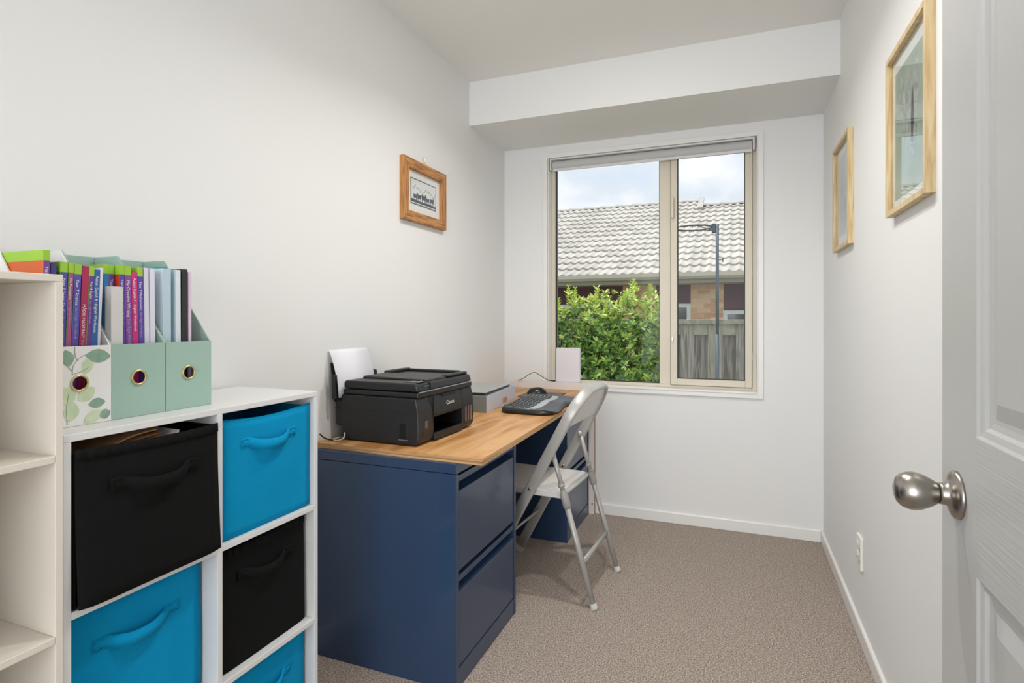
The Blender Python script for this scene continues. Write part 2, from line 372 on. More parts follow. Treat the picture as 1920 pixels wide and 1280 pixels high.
# ================================================================== PICTURES
def oak_frame(yc, label, art):
    P = thing('picture_frame', label, 'picture', (XR, yc, 1.643), group=None)
    w, h, d, rw = 0.178, 0.221, 0.021, 0.015
    for (a, b) in ((-w, -w + rw), (w - rw, w)): bx('frame_rail', (-d, 0, a, b, -h, h), M_oak, P, 0.0008)
    for (a, b) in ((-h, -h + rw), (h - rw, h)): bx('frame_rail', (-d, 0, -w + rw, w - rw, a, b), M_oak, P, 0.0008)
    bx('mat_board', (-0.006, -0.001, -w + rw, w - rw, -h + rw, h - rw), mat('mat_board', 'e8ebe8', 0.8), P)
    art(P)
    bx('glass', (-0.0105, -0.009, -w + rw, w - rw, -h + rw, h - rw), M_pglass, P)
def leaf_poly(cx, cz, L, wd, ang, n=10):
    pts = []
    for i in range(n + 1):
        t = i / n; pts.append((t * L, wd * math.sin(math.pi * t) ** 0.8))
    for i in range(n - 1, 0, -1):
        t = i / n; pts.append((t * L, -wd * math.sin(math.pi * t) ** 0.8))
    c_, s_ = math.cos(ang), math.sin(ang)
    return [(cx + x * c_ - y * s_, cz + x * s_ + y * c_) for x, y in pts]
def art_small(P):
    bx('print', (-0.0068, -0.006, -0.125, 0.125, -0.165, 0.165), mat('print_grey_green', 'c4cdcb', 0.7), P)
    m = MB(); r = random.Random(3)
    for i in range(9):
        m.prism(leaf_poly(-0.10 + 0.022 * i, -0.16, 0.30 * r.uniform(0.75, 1.05), 0.011, R(90 + r.uniform(-9, 7))), 'x', -0.0074, -0.0069)
    m.build('printed_leaves', mat('print_leaf_grey', '8f9ba0', 0.7, var=(30, 'aab4b6')), P)
def art_big(P):
    bx('print', (-0.0068, -0.006, -0.135, 0.135, -0.18, 0.165), mat('print_sage', '9fb3a0', 0.7, var=(9, '86a089')), P)
    m = MB()
    m.prism(leaf_poly(0.01, 0.15, 0.24, 0.035, R(-97)), 'x', -0.0074, -0.0069)
    m.prism(leaf_poly(-0.06, 0.155, 0.26, 0.03, R(-84)), 'x', -0.0074, -0.0069)
    m.prism(leaf_poly(0.08, 0.15, 0.2, 0.028, R(-100)), 'x', -0.0074, -0.0069)
    m.build('printed_feathers', mat('print_feather', '77867c', 0.7, var=(60, 'b9c4bd')), P)
oak_frame(2.627, 'pale oak framed grey reed print hanging nearer the window', art_small)
oak_frame(1.70, 'pale oak framed green feather print hanging nearer the door', art_big)

P = thing('picture_frame', 'rustic timber framed ink drawing of cows hung above the printer', 'picture', (XL, 2.245, 1.701))
w, h, d, rw = 0.19, 0.136, 0.022, 0.043
for s_ in (-1, 1):
    MB().prism([(s_ * w, -h), (s_ * w, h), (s_ * (w - rw), h - rw), (s_ * (w - rw), -h + rw)], 'x', 0.0, d).build('frame_rail', M_rimu2, P, 0.0015)
    MB().prism([(-w, s_ * h), (w, s_ * h), (w - rw, s_ * (h - rw)), (-w + rw, s_ * (h - rw))], 'x', 0.0, d).build('frame_rail', M_rimu, P, 0.0015)
bx('mat_board', (0.002, 0.006, -w + rw, w - rw, -h + rw, h - rw), mat('ivory_mat', 'e9e8e2', 0.85), P)
bx('print', (0.0062, 0.0068, -0.113, 0.113, -0.056, 0.060), mat('print_border', '5a5d5c', 0.8), P)
bx('print_sheet', (0.0069, 0.0072, -0.108, 0.108, -0.050, 0.055), mat('print_paper', 'dfe0dd', 0.8), P)
inkm = mat('print_ink', '303634', 0.8)
m = MB(); m.prism([(-0.108, -0.046), (0.108, -0.046), (0.108, -0.037), (0.05, -0.033), (-0.02, -0.036), (-0.108, -0.032)], 'x', 0.0073, 0.0075)
for k, cy in enumerate((-0.075, -0.04, -0.002, 0.035, 0.072)):
    q = 0.9 + 0.12 * (k % 3); z0 = -0.036
    body = [(-0.016, 0.013), (-0.018, 0.026), (-0.02, 0.034), (-0.014, 0.036), (-0.010, 0.029), (0.008, 0.028), (0.015, 0.031), (0.017, 0.024), (0.014, 0.012), (0.014, 0), (0.010, 0), (0.009, 0.011), (-0.008, 0.011), (-0.009, 0), (-0.013, 0)]
    m.prism([(cy + a * q * (1 if k % 2 else -1), z0 + b * q) for a, b in body], 'x', 0.0073, 0.0075)
m.build('printed_cows', inkm, P)
m = MB()
for k in range(14):
    y_ = -0.1 + k * 0.0155; m.prism(leaf_poly(y_, 0.012 + 0.01 * math.sin(k), 0.02, 0.004, R(20 + 25 * math.sin(k * 2.1))), 'x', 0.0073, 0.0075)
m.build('printed_hills', mat('print_ink_pale', 'a7adab', 0.8), P)
bx('glass', (0.010, 0.0115, -w + rw, w - rw, -h + rw, h - rw), M_pglass, P)
MB().tube([(0.012, 0.0, 0.132), (0.013, 0.002, 0.150), (0.010, 0.001, 0.166), (0.003, 0, 0.170)], 0.0022, 6).build('hanging_hook', M_brass, P)

# ================================================================== SHELVING
def cube_unit(name, label, m_, x0, x1, y0, y1, ztop, t, zs, ydiv, plinth):
    U = thing(name, label, 'shelving', ((x0 + x1) / 2, (y0 + y1) / 2, 0)); U['label'] = label
    ox, oy = U.location.x, U.location.y
    def b(n, a): bx(n, (a[0] - ox, a[1] - ox, a[2] - oy, a[3] - oy, a[4], a[5]), m_, U, 0.0012)
    b('top_panel', (x0, x1, y0, y1, ztop - t, ztop))
    b('side_panel', (x0, x1, y0, y0 + t, 0, ztop - t)); b('side_panel', (x0, x1, y1 - t, y1, 0, ztop - t))
    b('divider', (x0 + 0.004, x1, ydiv - t / 2, ydiv + t / 2, plinth + t, ztop - t))
    for z in zs:
        b('shelf', (x0 + 0.004, x1, y0 + t, ydiv - t / 2, z - t, z)); b('shelf', (x0 + 0.004, x1, ydiv + t / 2, y1 - t, z - t, z))
    b('bottom_panel', (x0 + 0.004, x1, y0 + t, y1 - t, plinth, plinth + t)); b('plinth', (x1 - 0.03, x1 - 0.012, y0 + t, y1 - t, 0, plinth))
    b('back_panel', (x0, x0 + 0.004, y0 + t, y1 - t, plinth, ztop - t))
cube_unit('cube_shelf', 'white six cube shelf holding fabric bins, left of the desk', M_white, XL + 0.013, -1.035, 0.592, 1.205, 0.944, 0.013, (0.644, 0.344), 0.8985, 0.031)
cube_unit('bookcase', 'taller empty cream bookcase at the left edge of the photo', M_cream, XL + 0.013, -1.03, -0.022, 0.590, 1.211, 0.012, (0.9145, 0.619, 0.3235), 0.284, 0.028)

# fabric bins
M_bb = mat('black_nonwoven', '131313', 0.95, bump=(420, 0.25), spec=0.15)
M_bl = mat('turquoise_nonwoven', '0590c2', 0.95, bump=(420, 0.25), spec=0.15)
M_in = mat('bin_inside', '0c0c0e', 0.95, spec=0.1)
def fabric_bin(xf, y0, y1, z0, h, m_, label, bulge=0.006, lean=0.0, seed=1, sag=0.006, hz=0.075):
    """front face at x = xf, open top"""
    dep = xf - (XL + 0.05)
    Bn = thing('fabric_bin', label, 'bin', (xf, (y0 + y1) / 2, z0), group='fabric bins in the white cube shelf')
    hw = (y1 - y0) / 2; N = 14; r = random.Random(seed)
    ph = [r.uniform(0, 6) for _ in range(6)]
    def top(y): return h - sag * math.cos(math.pi * y / (2 * hw)) + 0.0012 * math.sin(2.6 * y / hw + ph[4])
    def fx(y, z):
        u, v = y / hw, z / h
        w = (1 - u * u) * math.sin(math.pi * min(1, max(0, v)))
        return bulge * w + lean * (1 - v) + 0.0016 * math.sin(5 * u + 3 * v + ph[0]) * w + 0.0007 * math.sin(5 * v - 3 * u + ph[1])
    mb = MB(); vs = []
    for i in range(N + 1):
        for j in range(N + 1):
            y = -hw + 2 * hw * i / N; z = top(y) * j / N
            if j == 0: z += 0.004 * (abs(y / hw) ** 8)
            vs.append((fx(y, z), y, z))
    mb.add(vs, [(i * (N + 1) + j, (i + 1) * (N + 1) + j, (i + 1) * (N + 1) + j + 1, i * (N + 1) + j + 1) for i in range(N) for j in range(N)])
    f = mb.build('front_panel', m_, Bn, smooth=True)
    so_ = f.modifiers.new('solid', 'SOLIDIFY'); so_.thickness = 0.004; so_.offset = -1
    e0 = -0.004
    bx('side_panel', (-dep, e0, -hw, -hw + 0.004, 0.001, h - 0.004), m_, Bn); bx('side_panel', (-dep, e0, hw - 0.004, hw, 0.001, h - 0.004), m_, Bn)
    bx('back_panel', (-dep, -dep + 0.004, -hw + 0.004, hw - 0.004, 0.001, h - 0.002), m_, Bn)
    bx('base_panel', (-dep + 0.004, e0, -hw + 0.004, hw - 0.004, 0.001, 0.005), M_in, Bn)
    # hem band along the top
    hm = MB()
    for i in range(N):
        ya, yb = -hw + 2 * hw * i / N, -hw + 2 * hw * (i + 1) / N
        ta, tb = top(ya), top(yb); bd = 0.017
        hm.quad((fx(ya, ta) + 0.002, ya, ta + 0.001), (fx(yb, tb) + 0.002, yb, tb + 0.001), (fx(yb, tb - bd) + 0.0022, yb, tb - bd), (fx(ya, ta - bd) + 0.0022, ya, ta - bd))
    o_ = hm.build('hem', m_, Bn, smooth=True); q = o_.modifiers.new('solid', 'SOLIDIFY'); q.thickness = 0.0018; q.offset = 0
    # strap handle with stitched ends
    L = hw * 0.62; hh = 0.0125; zc = h - hz; path = []
    for i in range(25):
        t = -1 + 2 * i / 24; y = t * L
        k = max(0.0, 1 - (abs(t) / 0.70) ** 2.4)
        path.append((fx(y, zc) + 0.0025 + 0.02 * k, y, zc - 0.011 * k))
    st = MB(); vs = []
    for (x, y, z) in path: vs += [(x, y, z + hh), (x + 0.0025, y, z), (x, y, z - hh)]
    st.add(vs, [(3 * i + j, 3 * (i + 1) + j, 3 * (i + 1) + j + 1, 3 * i + j + 1) for i in range(24) for j in range(2)])
    H = st.build('strap_handle', m_, Bn, smooth=True); q = H.modifiers.new('solid', 'SOLIDIFY'); q.thickness = 0.0026; q.offset = 0
    for s_ in (-1, 1):
        sm = MB(); yc = s_ * L * 0.87; a = 0.0095
        for k in range(2):
            p = [(fx(yc, zc) + 0.0058, yc - a, zc - a * (1 if k else -1)), (fx(yc, zc) + 0.0058, yc + a, zc + a * (1 if k else -1))]
            sm.tube(p, 0.0006, 5)
        for (dy0, dz0, dy1, dz1) in ((-a, -a, a, -a), (a, -a, a, a), (a, a, -a, a), (-a, a, -a, -a)):
            sm.tube([(fx(yc, zc) + 0.0058, yc + dy0, zc + dz0), (fx(yc, zc) + 0.0058, yc + dy1, zc + dz1)], 0.0006, 5)
        sm.build('stitching', m_, H)
    return Bn
fabric_bin(-1.034, 0.609, 0.889, 0.6445, 0.270, M_bb, 'black fabric bin stuffed with papers, below the leafy file', 0.008, 0.012, 1, 0.004, 0.072)
fabric_bin(-1.052, 0.912, 1.187, 0.6445, 0.268, M_bl, 'turquoise fabric bin at top right of the white cube shelf', 0.004, 0.0, 2, 0.007, 0.062)
fabric_bin(-1.082, 0.609, 0.886, 0.3445, 0.275, M_bl, 'turquoise fabric bin directly under the black bin of papers', 0.004, 0.0, 3, 0.002, 0.075)
fabric_bin(-1.062, 0.912, 1.180, 0.3445, 0.272, M_bb, 'black fabric bin sitting between two turquoise bins', 0.004, 0.006, 4, 0.003, 0.068)
fabric_bin(-1.066, 0.912, 1.182, 0.0445, 0.272, M_bl, 'turquoise fabric bin at lower right, cut off by photo bottom', 0.004, 0.0, 5, 0.002, 0.07)
# papers inside the black bin
fold_m = [mat('manila_card', 'b98a57', 0.8), mat('kraft_card', '8f6a43', 0.8), mat('manila_card_light', 'd2a877', 0.8)]
for k in range(3):
    F = MB(); z = 0.880 + 0.0085 * k; y_ = 0.665
    pts = bez([(0, y_ - 0.02, 0.864 + 0.006 * k), (0, y_ + 0.03, 0.888 + 0.006 * k), (0, y_ + 0.075, 0.9 + 0.006 * k), (0, y_ + 0.12, 0.904 + 0.006 * k)], 6)
    vs = []
    for p in pts: vs += [(-1.05 - 0.012 * k, p[1], p[2]), (-1.26, p[1], p[2] + 0.001)]
    F.add(vs, [(2 * i, 2 * i + 1, 2 * i + 3, 2 * i + 2) for i in range(len(pts) - 1)])
    o = F.build('card_folder', fold_m[k]); q = o.modifiers.new('solid', 'SOLIDIFY'); q.thickness = 0.0025; q.offset = 1
    tag(o, ['tan card folder lowest of three in the black bin', 'darker kraft card folder between two others in black bin', 'pale manila folder uppermost of three in the black bin'][k], 'folder', 'card folders in the black bin')
F = MB(); F.add([(-1.046, 0.792, 0.892), (-1.052, 0.815, 0.912), (-1.20, 0.82, 0.914), (-1.20, 0.79, 0.893), (-1.045, 0.806, 0.886)], [(0, 1, 2, 3), (0, 4, 1)])
o = F.build('paper_sheet', mat('paper_white', 'e6e2e4', 0.8)); q = o.modifiers.new('solid', 'SOLIDIFY'); q.thickness = 0.001
tag(o, 'crumpled white sheet poking out of the black bin', 'paper')

# ------------------------------------------------------------------ magazine files
M_sage = mat('sage_card', '9fbdb0', 0.6, bump=(300, 0.04)); M_sagein = mat('sage_card_inside', '8eac9e', 0.75)
M_flor = mat('white_card', 'ececea', 0.6)
def mag_file(y0, y1, m_, m_in, label, floral=False):
    x0, x1, z0 = XL + 0.0025, -1.105, 0.9445
    Fz = thing('magazine_file', label, 'magazine file', (x1, (y0 + y1) / 2, z0))
    hw = (y1 - y0) / 2 - 0.0004; dp = x1 - x0; t = 0.0025
    side = [(-dp, 0), (-t, 0), (-t, 0.1435), (-0.15, 0.33), (-dp, 0.33)]
    MB().prism(side, 'y', -hw, -hw + t).build('side_panel', m_, Fz); MB().prism(side, 'y', hw - t, hw).build('side_panel', m_, Fz)
    bx('back_panel', (-dp, -dp + t, -hw + t, hw - t, 0, 0.33), m_, Fz); bx('base_panel', (-dp + t, -t, -hw + t, hw - t, 0, t), m_, Fz)
    hy, hz, hr = -0.002, 0.077, 0.0132
    # front panel with a round finger hole
    f = MB(); n = 28; circ = [(hy + hr * math.cos(2 * math.pi * k / n), hz + hr * math.sin(2 * math.pi * k / n)) for k in range(n)]
    def edge(k):
        a = 2 * math.pi * k / n; c_, s_ = math.cos(a), math.sin(a)
        tx = ((hw if c_ > 0 else -hw) - hy) / c_ if abs(c_) > 1e-6 else 1e9
        tz = ((0.144 if s_ > 0 else 0.0) - hz) / s_ if abs(s_) > 1e-6 else 1e9
        q = min(tx, tz); return (hy + q * c_, hz + q * s_)
    ed = [edge(k) for k in range(n)]
    for x in (0.0, -t):
        for k in range(n):
            k2 = (k + 1) % n
            f.quad((x, *circ[k]), (x, *circ[k2]), (x, *ed[k2]), (x, *ed[k]))
            pa, pb = ed[k], ed[k2]
            if abs(pa[0] - pb[0]) > 1e-5 and abs(pa[1] - pb[1]) > 1e-5:      # fill the corner
                cy = hw if max(pa[0], pb[0]) > hw - 1e-5 else -hw; cz = 0.144 if max(pa[1], pb[1]) > 0.1439 else 0.0
                f.add([(x, *pa), (x, *pb), (x, cy, cz)], [(0, 1, 2)])
    fp = f.build('front_panel', m_, Fz)
    MB().tube([(0.0006, hy + (hr + 0.0006) * math.cos(2 * math.pi * k / 32), hz + (hr + 0.0006) * math.sin(2 * math.pi * k / 32)) for k in range(32)], 0.0022, 8, closed=True).build('eyelet_ring', M_brass, Fz, smooth=True)
    if floral:
        def lf(nm, specs, m2, ofs):
            for kk, (cy, cz, L, wd, an) in enumerate(specs):
                g = MB(); poly = leaf_poly(cy, cz, L, wd, R(an), 12)
                g.add([(ofs + 0.00006 * kk, a, b) for a, b in poly], [tuple(range(len(poly)))]); g.build(nm, m2, fp)
        lf('printed_leaf_pale', [(0.006, 0.092, 0.034, 0.010, 70), (-0.026, 0.072, 0.036, 0.015, -80), (-0.004, 0.046, 0.034, 0.013, 36), (-0.02, 0.010, 0.034, 0.013, 75), (0.005, 0.004, 0.038, 0.010, 28)], mat('leaf_print_pale', 'd3e0bf', 0.6, var=(45, 'c2d6b0')), 0.0004)
        lf('printed_leaf_green', [(0.008, 0.127, 0.045, 0.0125, -6), (-0.026, 0.138, 0.03, 0.011, -75), (0.013, 0.036, 0.03, 0.009, 4), (0.032, 0.012, 0.021, 0.009, 14)], mat('leaf_print_green', '93b29c', 0.6, var=(50, '7fa18e')), 0.0007)
        for p in ([(-0.014, 0.092), (-0.012, 0.11), (0.0, 0.124), (0.012, 0.129)], [(-0.014, 0.1), (-0.03, 0.118), (-0.035, 0.126)], [(-0.01, 0.143), (-0.009, 0.125), (-0.004, 0.118)], [(-0.012, 0.094), (0.006, 0.1), (0.014, 0.106)], [(-0.02, 0.06), (-0.024, 0.03), (-0.022, 0.004)]):
            MB().tube(bez([(0.0006, a, b) for a, b in p], 5), 0.0004, 5).build('printed_stem', mat('stem_print', '8c9a8c', 0.6), fp)
        for (cx, cz, L, an) in ((-0.12, 0.13, 0.05, 60), (-0.17, 0.2, 0.05, 100), (-0.1, 0.06, 0.05, 40), (-0.19, 0.28, 0.04, 20), (-0.16, 0.25, 0.03, 150)):
            poly = leaf_poly(cx, cz, L, 0.014, R(an)); MB().add([(a, -hw - 0.0004, b) for a, b in poly], [tuple(range(len(poly)))]).build('printed_leaf_side', mat('leaf_print_faint', 'cfd6cf', 0.6), Fz)
    return Fz
mag_file(0.6065, 0.7155, M_flor, M_flor, 'white magazine file printed with green eucalyptus leaves', True)
mag_file(0.7155, 0.825, M_sage, M_sagein, 'plain sage green magazine file between leafy file and another')
mag_file(0.825, 0.9355, M_sage, M_sagein, 'plain sage green magazine file nearest the desk, holding folders')

# ------------------------------------------------------------------ books and folders in the files
M_txt = mat('title_white', 'f2f0f5', 0.6); M_page = mat('page_paper', 'e9e6de', 0.85)
M_lime = mat('cover_lime', '9ccb3b', 0.4)
M_ttl2 = mat('title_lilac', 'b6a6dd', 0.6)
def book(y, th, h, spine, cover, label, title=None, sub=None, lime=True, lean=0.0, xs=-1.1225, dep=0.185, ts=None, off=0.028, zb=0.9475, name='workbook', t0=None):
    """spine faces +x at x = xs; near cover faces -y at y"""
    B = thing(name, label, 'book', (xs, y, zb)); B.rotation_euler = (R(lean), 0, 0)
    sm = mat('cover_' + spine, spine, 0.4); cm = mat('cover_' + cover, cover, 0.4)
    c = 0.0007
    bx('page_block', (-dep + 0.003, -c, c, th - c, 0.002, h - 0.002), M_page, B)
    bx('front_cover', (-dep, 0, 0, c, 0, h), cm, B); bx('back_cover', (-dep, 0, th - c, th, 0, h), sm, B)
    sp = bx('spine', (-c, 0, c, th - c, 0, h), sm, B)
    if lime:
        m = MB(); m.box(-dep, 0.0004, -0.0004, 0.0002, h - 0.018, h + 0.0004); m.box(-0.0004, 0.0004, 0.0002, th, h - 0.018, h + 0.0004)
        m.build('top_band', M_lime, B)
    if title:
        ts = ts or th * 0.70
        top = (h - off) if t0 is None else t0
        M = frame_mat((0, 0, -1), (0, 1, 0), (1, 0, 0), (0.0006, th * 0.5 - ts * 0.34, top))
        t = text('spine_title', title, ts, M_txt, sp, M)
        if sub:
            ln = max(v.co.x for v in t.data.vertices) if len(t.data.vertices) else 0.05
            M2 = frame_mat((0, 0, -1), (0, 1, 0), (1, 0, 0), (0.0006, th * 0.5 - ts * 0.30, top - ln - ts * 0.35))
            text('spine_subtitle', sub, ts * 0.92, M_ttl2, sp, M2, xs=0.86)
    return B
SR = 'Start Right Workbook'
# leafy file (y 0.609 .. 0.713)
book(0.6095, 0.0105, 0.311, '7b3f98', 'd9642a', 'purple spined workbook with orange and lime cover in leafy file', 'Year 8', None, dep=0.19, lean=-0.3)
book(0.6205, 0.0085, 0.290, '3b3c7a', '3b3c7a', 'thin navy workbook second in the leafy file', 'Student', None, False, lean=-0.5)
book(0.6295, 0.0115, 0.293, '4f49a8', '5c9a2f', 'blue violet Social Studies workbook with lime top', 'Year 7 Social Studies', SR, lean=-1.8)
book(0.6415, 0.0085, 0.293, 'b2517f', '5aa02c', 'pink spined punctuation workbook with green cover', 'The Punctuation', SR, lean=-2.0)
book(0.6505, 0.0115, 0.291, '5750b0', '1f8a92', 'violet spined Science workbook with teal cover', 'Year 7 Science', SR, lean=-2.2)
book(0.6625, 0.0115, 0.289, 'b3275c', '7e2a4c', 'crimson M\u0101ori language book without a lime top', 'M\u0100ORI MADE EASY', 'Workbook', False, lean=-2.4, ts=0.0073, t0=0.218)
book(0.6745, 0.0085, 0.289, '6d3a94', '8cbf3a', 'purple Year 8 English workbook beside the crimson book', 'Year 8 English', SR, lean=-2.5)
book(0.6835, 0.0100, 0.284, '2e63a6', '2e63a6', 'plain blue English workbook beside a white booklet', 'Action English 8 : English Workbook', None, False, lean=-2.5, ts=0.0072, off=0.012)
book(0.6955, 0.0050, 0.288, 'e3e0e8', 'e9e8ee', 'blank white booklet last in the leafy file', None, None, False, lean=-2.2, name='booklet')
# first sage file (y 0.718 .. 0.8225)
book(0.7200, 0.0095, 0.296, '1f7fc0', '2f86c4', 'bright blue workbook with lime top behind white pages', None, None, lean=0.0, xs=-1.135, dep=0.18)
book(0.7310, 0.0105, 0.296, '6a4aa5', '6a4aa5', 'violet Year workbook half hidden behind white pages', 'Year 7', None, lean=0.3, xs=-1.135, dep=0.18)
book(0.7195, 0.0225, 0.253, 'd9d8d6', 'd6d6d5', 'short crumpled white exercise book at front of sage file', None, None, False, lean=0.0, xs=-1.1125, dep=0.018, name='exercise_book')
book(0.7475, 0.0095, 0.296, '5d46a6', 'd4452b', 'violet Year 7 English workbook with red orange cover', 'Year 7 English', SR, lean=1.2)
book(0.7578, 0.0125, 0.295, '8b4c9e', '7a3f9a', 'mauve creative writing workbook with lime top', 'My Creative Writing', SR, lean=1.2)
book(0.7710, 0.0120, 0.284, 'cf2f7d', 'b32a6f', 'magenta English workbook shorter than its neighbours', 'Action English 7 : English Workbook', None, False, lean=1.2, ts=0.0072, off=0.012)
book(0.7838, 0.0105, 0.294, '5f49a8', '3d3a86', 'violet Year 7 Mathematics workbook beside clear sleeves', 'Year 7 Mathematics', SR, lean=1.2)
M_sleeve = mat('plastic_sleeve', 'd9d9ea', 0.25)
book(0.7950, 0.0100, 0.295, 'dcdcec', 'cfc8e2', 'milky lilac plastic sleeve beside the Mathematics workbook', None, None, False, lean=0.9, name='plastic_sleeve')
book(0.8058, 0.0110, 0.295, 'e2e2f0', 'd5d2ea', 'clear white plastic sleeve at the end of the middle file', None, None, False, lean=0.6, name='plastic_sleeve')
# second sage file (y 0.8275 .. 0.933)
book(0.8330, 0.0180, 0.297, 'bcd3de', 'cfe0e8', 'pale blue display folder in the file nearest the desk', None, None, False, lean=0.2, name='display_folder')
book(0.8520, 0.0090, 0.302, '1a98a8', '1a98a8', 'teal card folder standing taller behind pale folders', None, None, False, xs=-1.15, dep=0.165, lean=0.0, name='card_folder')
book(0.8620, 0.0120, 0.296, 'dde7ee', 'c9dbe4', 'white edged display folder beside the black folder', None, None, False, lean=0.3, name='display_folder')
book(0.8770, 0.0130, 0.299, '2a2a2c', '2a2a2c', 'slim black folder in the file nearest the desk', None, None, False, lean=0.2, name='display_folder')
book(0.8925, 0.0070, 0.294, 'dcc6d8', 'dcc6d8', 'thin pale pink folder right of the black folder', None, None, False, lean=0.2, name='display_folder')

# ================================================================== DESK
M_navy = mat('navy_enamel', '29405f', 0.3, coat=0.3, bump=(8, 0.02))
M_navyd = mat('navy_shadow_gap', '16243a', 0.5)
def cabinet(y0, y1, label):
    x0, x1, H = -1.313, -0.785, 0.695
    cb = thing('filing_cabinet', label, 'filing cabinet', ((x0 + x1) / 2, (y0 + y1) / 2, 0)); ox, oy = cb.location.x, cb.location.y
    def b(n, a, m_=M_navy, bv=0.002, par=cb): return bx(n, (a[0] - ox, a[1] - ox, a[2] - oy, a[3] - oy, a[4], a[5]), m_, par, bv)
    e_ = 0.018
    b('side_panel', (x0, x1, y0, y0 + e_, 0, 0.662)); b('side_panel', (x0, x1, y1 - e_, y1, 0, 0.662))
    b('top_panel', (x0, x1 + 0.0006, y0 - 0.0008, y1 + 0.0008, 0.6635, H))
    b('back_panel', (x0, x0 + 0.01, y0 + e_, y1 - e_, 0, 0.662)); b('kick_panel', (x0 + 0.01, x1 - 0.002, y0 + e_, y1 - e_, 0, 0.062))
    b('inner_case', (x0 + 0.012, x1 - 0.045, y0 + e_ + 0.001, y1 - e_ - 0.001, 0.064, 0.66), M_navyd, 0)
    for (za, zb_) in ((0.066, 0.345), (0.360, 0.655)):
        dr = b('drawer', (x1 - 0.043, x1 - 0.003, y0 + e_ + 0.004, y1 - e_ - 0.004, za, zb_ - 0.048))
        # recessed full width finger pull
        m = MB(); ya, yb = y0 + e_ + 0.004 - oy, y1 - e_ - 0.004 - oy
        m.prism([(x1 - 0.003 - ox, zb_ - 0.048), (x1 - 0.035 - ox, zb_ - 0.04), (x1 - 0.037 - ox, zb_ - 0.02), (x1 - 0.043 - ox, zb_ - 0.02), (x1 - 0.043 - ox, zb_ - 0.048)], 'y', ya, yb)
        m.build('finger_pull', M_navy, dr)
        bx('drawer_lip', (x1 - 0.043 - ox, x1 - 0.003 - ox, ya, yb, zb_ - 0.018, zb_), M_navy, dr, 0.002)
    return cb
cabinet(1.525, 2.025, 'navy two drawer filing cabinet supporting the printer end of desk')
cabinet(2.742, 3.196, 'navy two drawer filing cabinet beneath the window end of desk')
dk = thing('plywood_desktop', 'thick pine plywood sheet forming the desktop on two cabinets', 'desk', (-1.02, 2.36, 0.6955))
poly = [(XL + 0.003, 1.541), (-0.703, 1.534), (-0.742, 3.202), (XL + 0.003, 3.202)]
pl = [(a + 1.02, b - 2.36) for a, b in poly]
MB().prism(pl, 'z', 0.0, 0.0165).build('ply_core', M_plye, dk); 
MB().prism(pl, 'z', 0.0166, 0.0195).build('top_veneer', M_ply, dk)
DT = 0.715
# white board behind desk
wb = thing('white_board_panel', 'white melamine panel standing upright behind the far cabinet', 'board', (-1.0, 3.2125, 0))
bx('panel', (-0.25, 0.245, -0.0085, 0.0085, 0, 0.757), mat('panel_white', 'e6dfdc', 0.45), wb, 0.001)
bx('raw_edge', (0.2452, 0.2475, -0.008, 0.008, 0.001, 0.756), mat('chipboard_edge', 'a58468', 0.8), wb)
MB().lathe([(0.004, -0.0092), (0.004, -0.0086)], 'y', (0.233, 0, 0.06), 12).build('peg_hole', M_dark, wb)

# ------------------------------------------------------------------ printer
PR = thing('printer', 'black multifunction ink tank printer on the near end of desk', 'printer', (-1.112, 1.797, DT), -1.5)
PW, PD = 0.198, 0.158
b_ = MB(); 
# main shell built round the front tray mouth (mouth y -0.098..0.105, z 0.022..0.082)
prof = [(-PD, 0.03), (-PD, 0.004), (PD - 0.012, 0.004), (PD - 0.002, 0.02), (PD, 0.05), (PD - 0.003, 0.12), (PD - 0.012, 0.158), (-PD, 0.158)]
b_.prism(prof, 'y', -PW, -0.100); b_.prism(prof, 'y', 0.108, PW)
b_.prism([(-PD, 0.084), (PD - 0.001, 0.084), (PD - 0.003, 0.12), (PD - 0.012, 0.158), (-PD, 0.158)], 'y', -0.100, 0.108)
b_.prism([(-PD, 0.004), (PD - 0.014, 0.004), (PD - 0.014, 0.018), (-PD, 0.018)], 'y', -0.100, 0.108)
b_.build('body', M_blk, PR, 0.004)
bx('rear_hump', (-PD - 0.03, -PD + 0.004, -PW + 0.004, PW - 0.01, 0.048, 0.140), M_blk, PR, 0.006)
bx('tray_cavity', (-PD + 0.01, -PD + 0.02, -0.1, 0.108, 0.02, 0.084), M_dark, PR)
bx('output_tray', (-0.05, PD + 0.001, -0.097, 0.105, 0.018, 0.026), M_blk2, PR, 0.002)
bx('tray_lip', (PD - 0.006, PD + 0.002, -0.099, 0.107, 0.006, 0.030), M_blk, PR, 0.003)
bx('tray_tab', (PD + 0.001, PD + 0.004, -0.02, 0.02, 0.022, 0.031), M_blk2, PR, 0.001)
bx('paper_slot', (PD - 0.004, PD + 0.0002, -0.085, 0.07, 0.088, 0.092), M_dark, PR)
bx('panel_seam', (PD - 0.004, PD + 0.0006, -0.104, -0.1025, 0.02, 0.158), M_dark, PR)
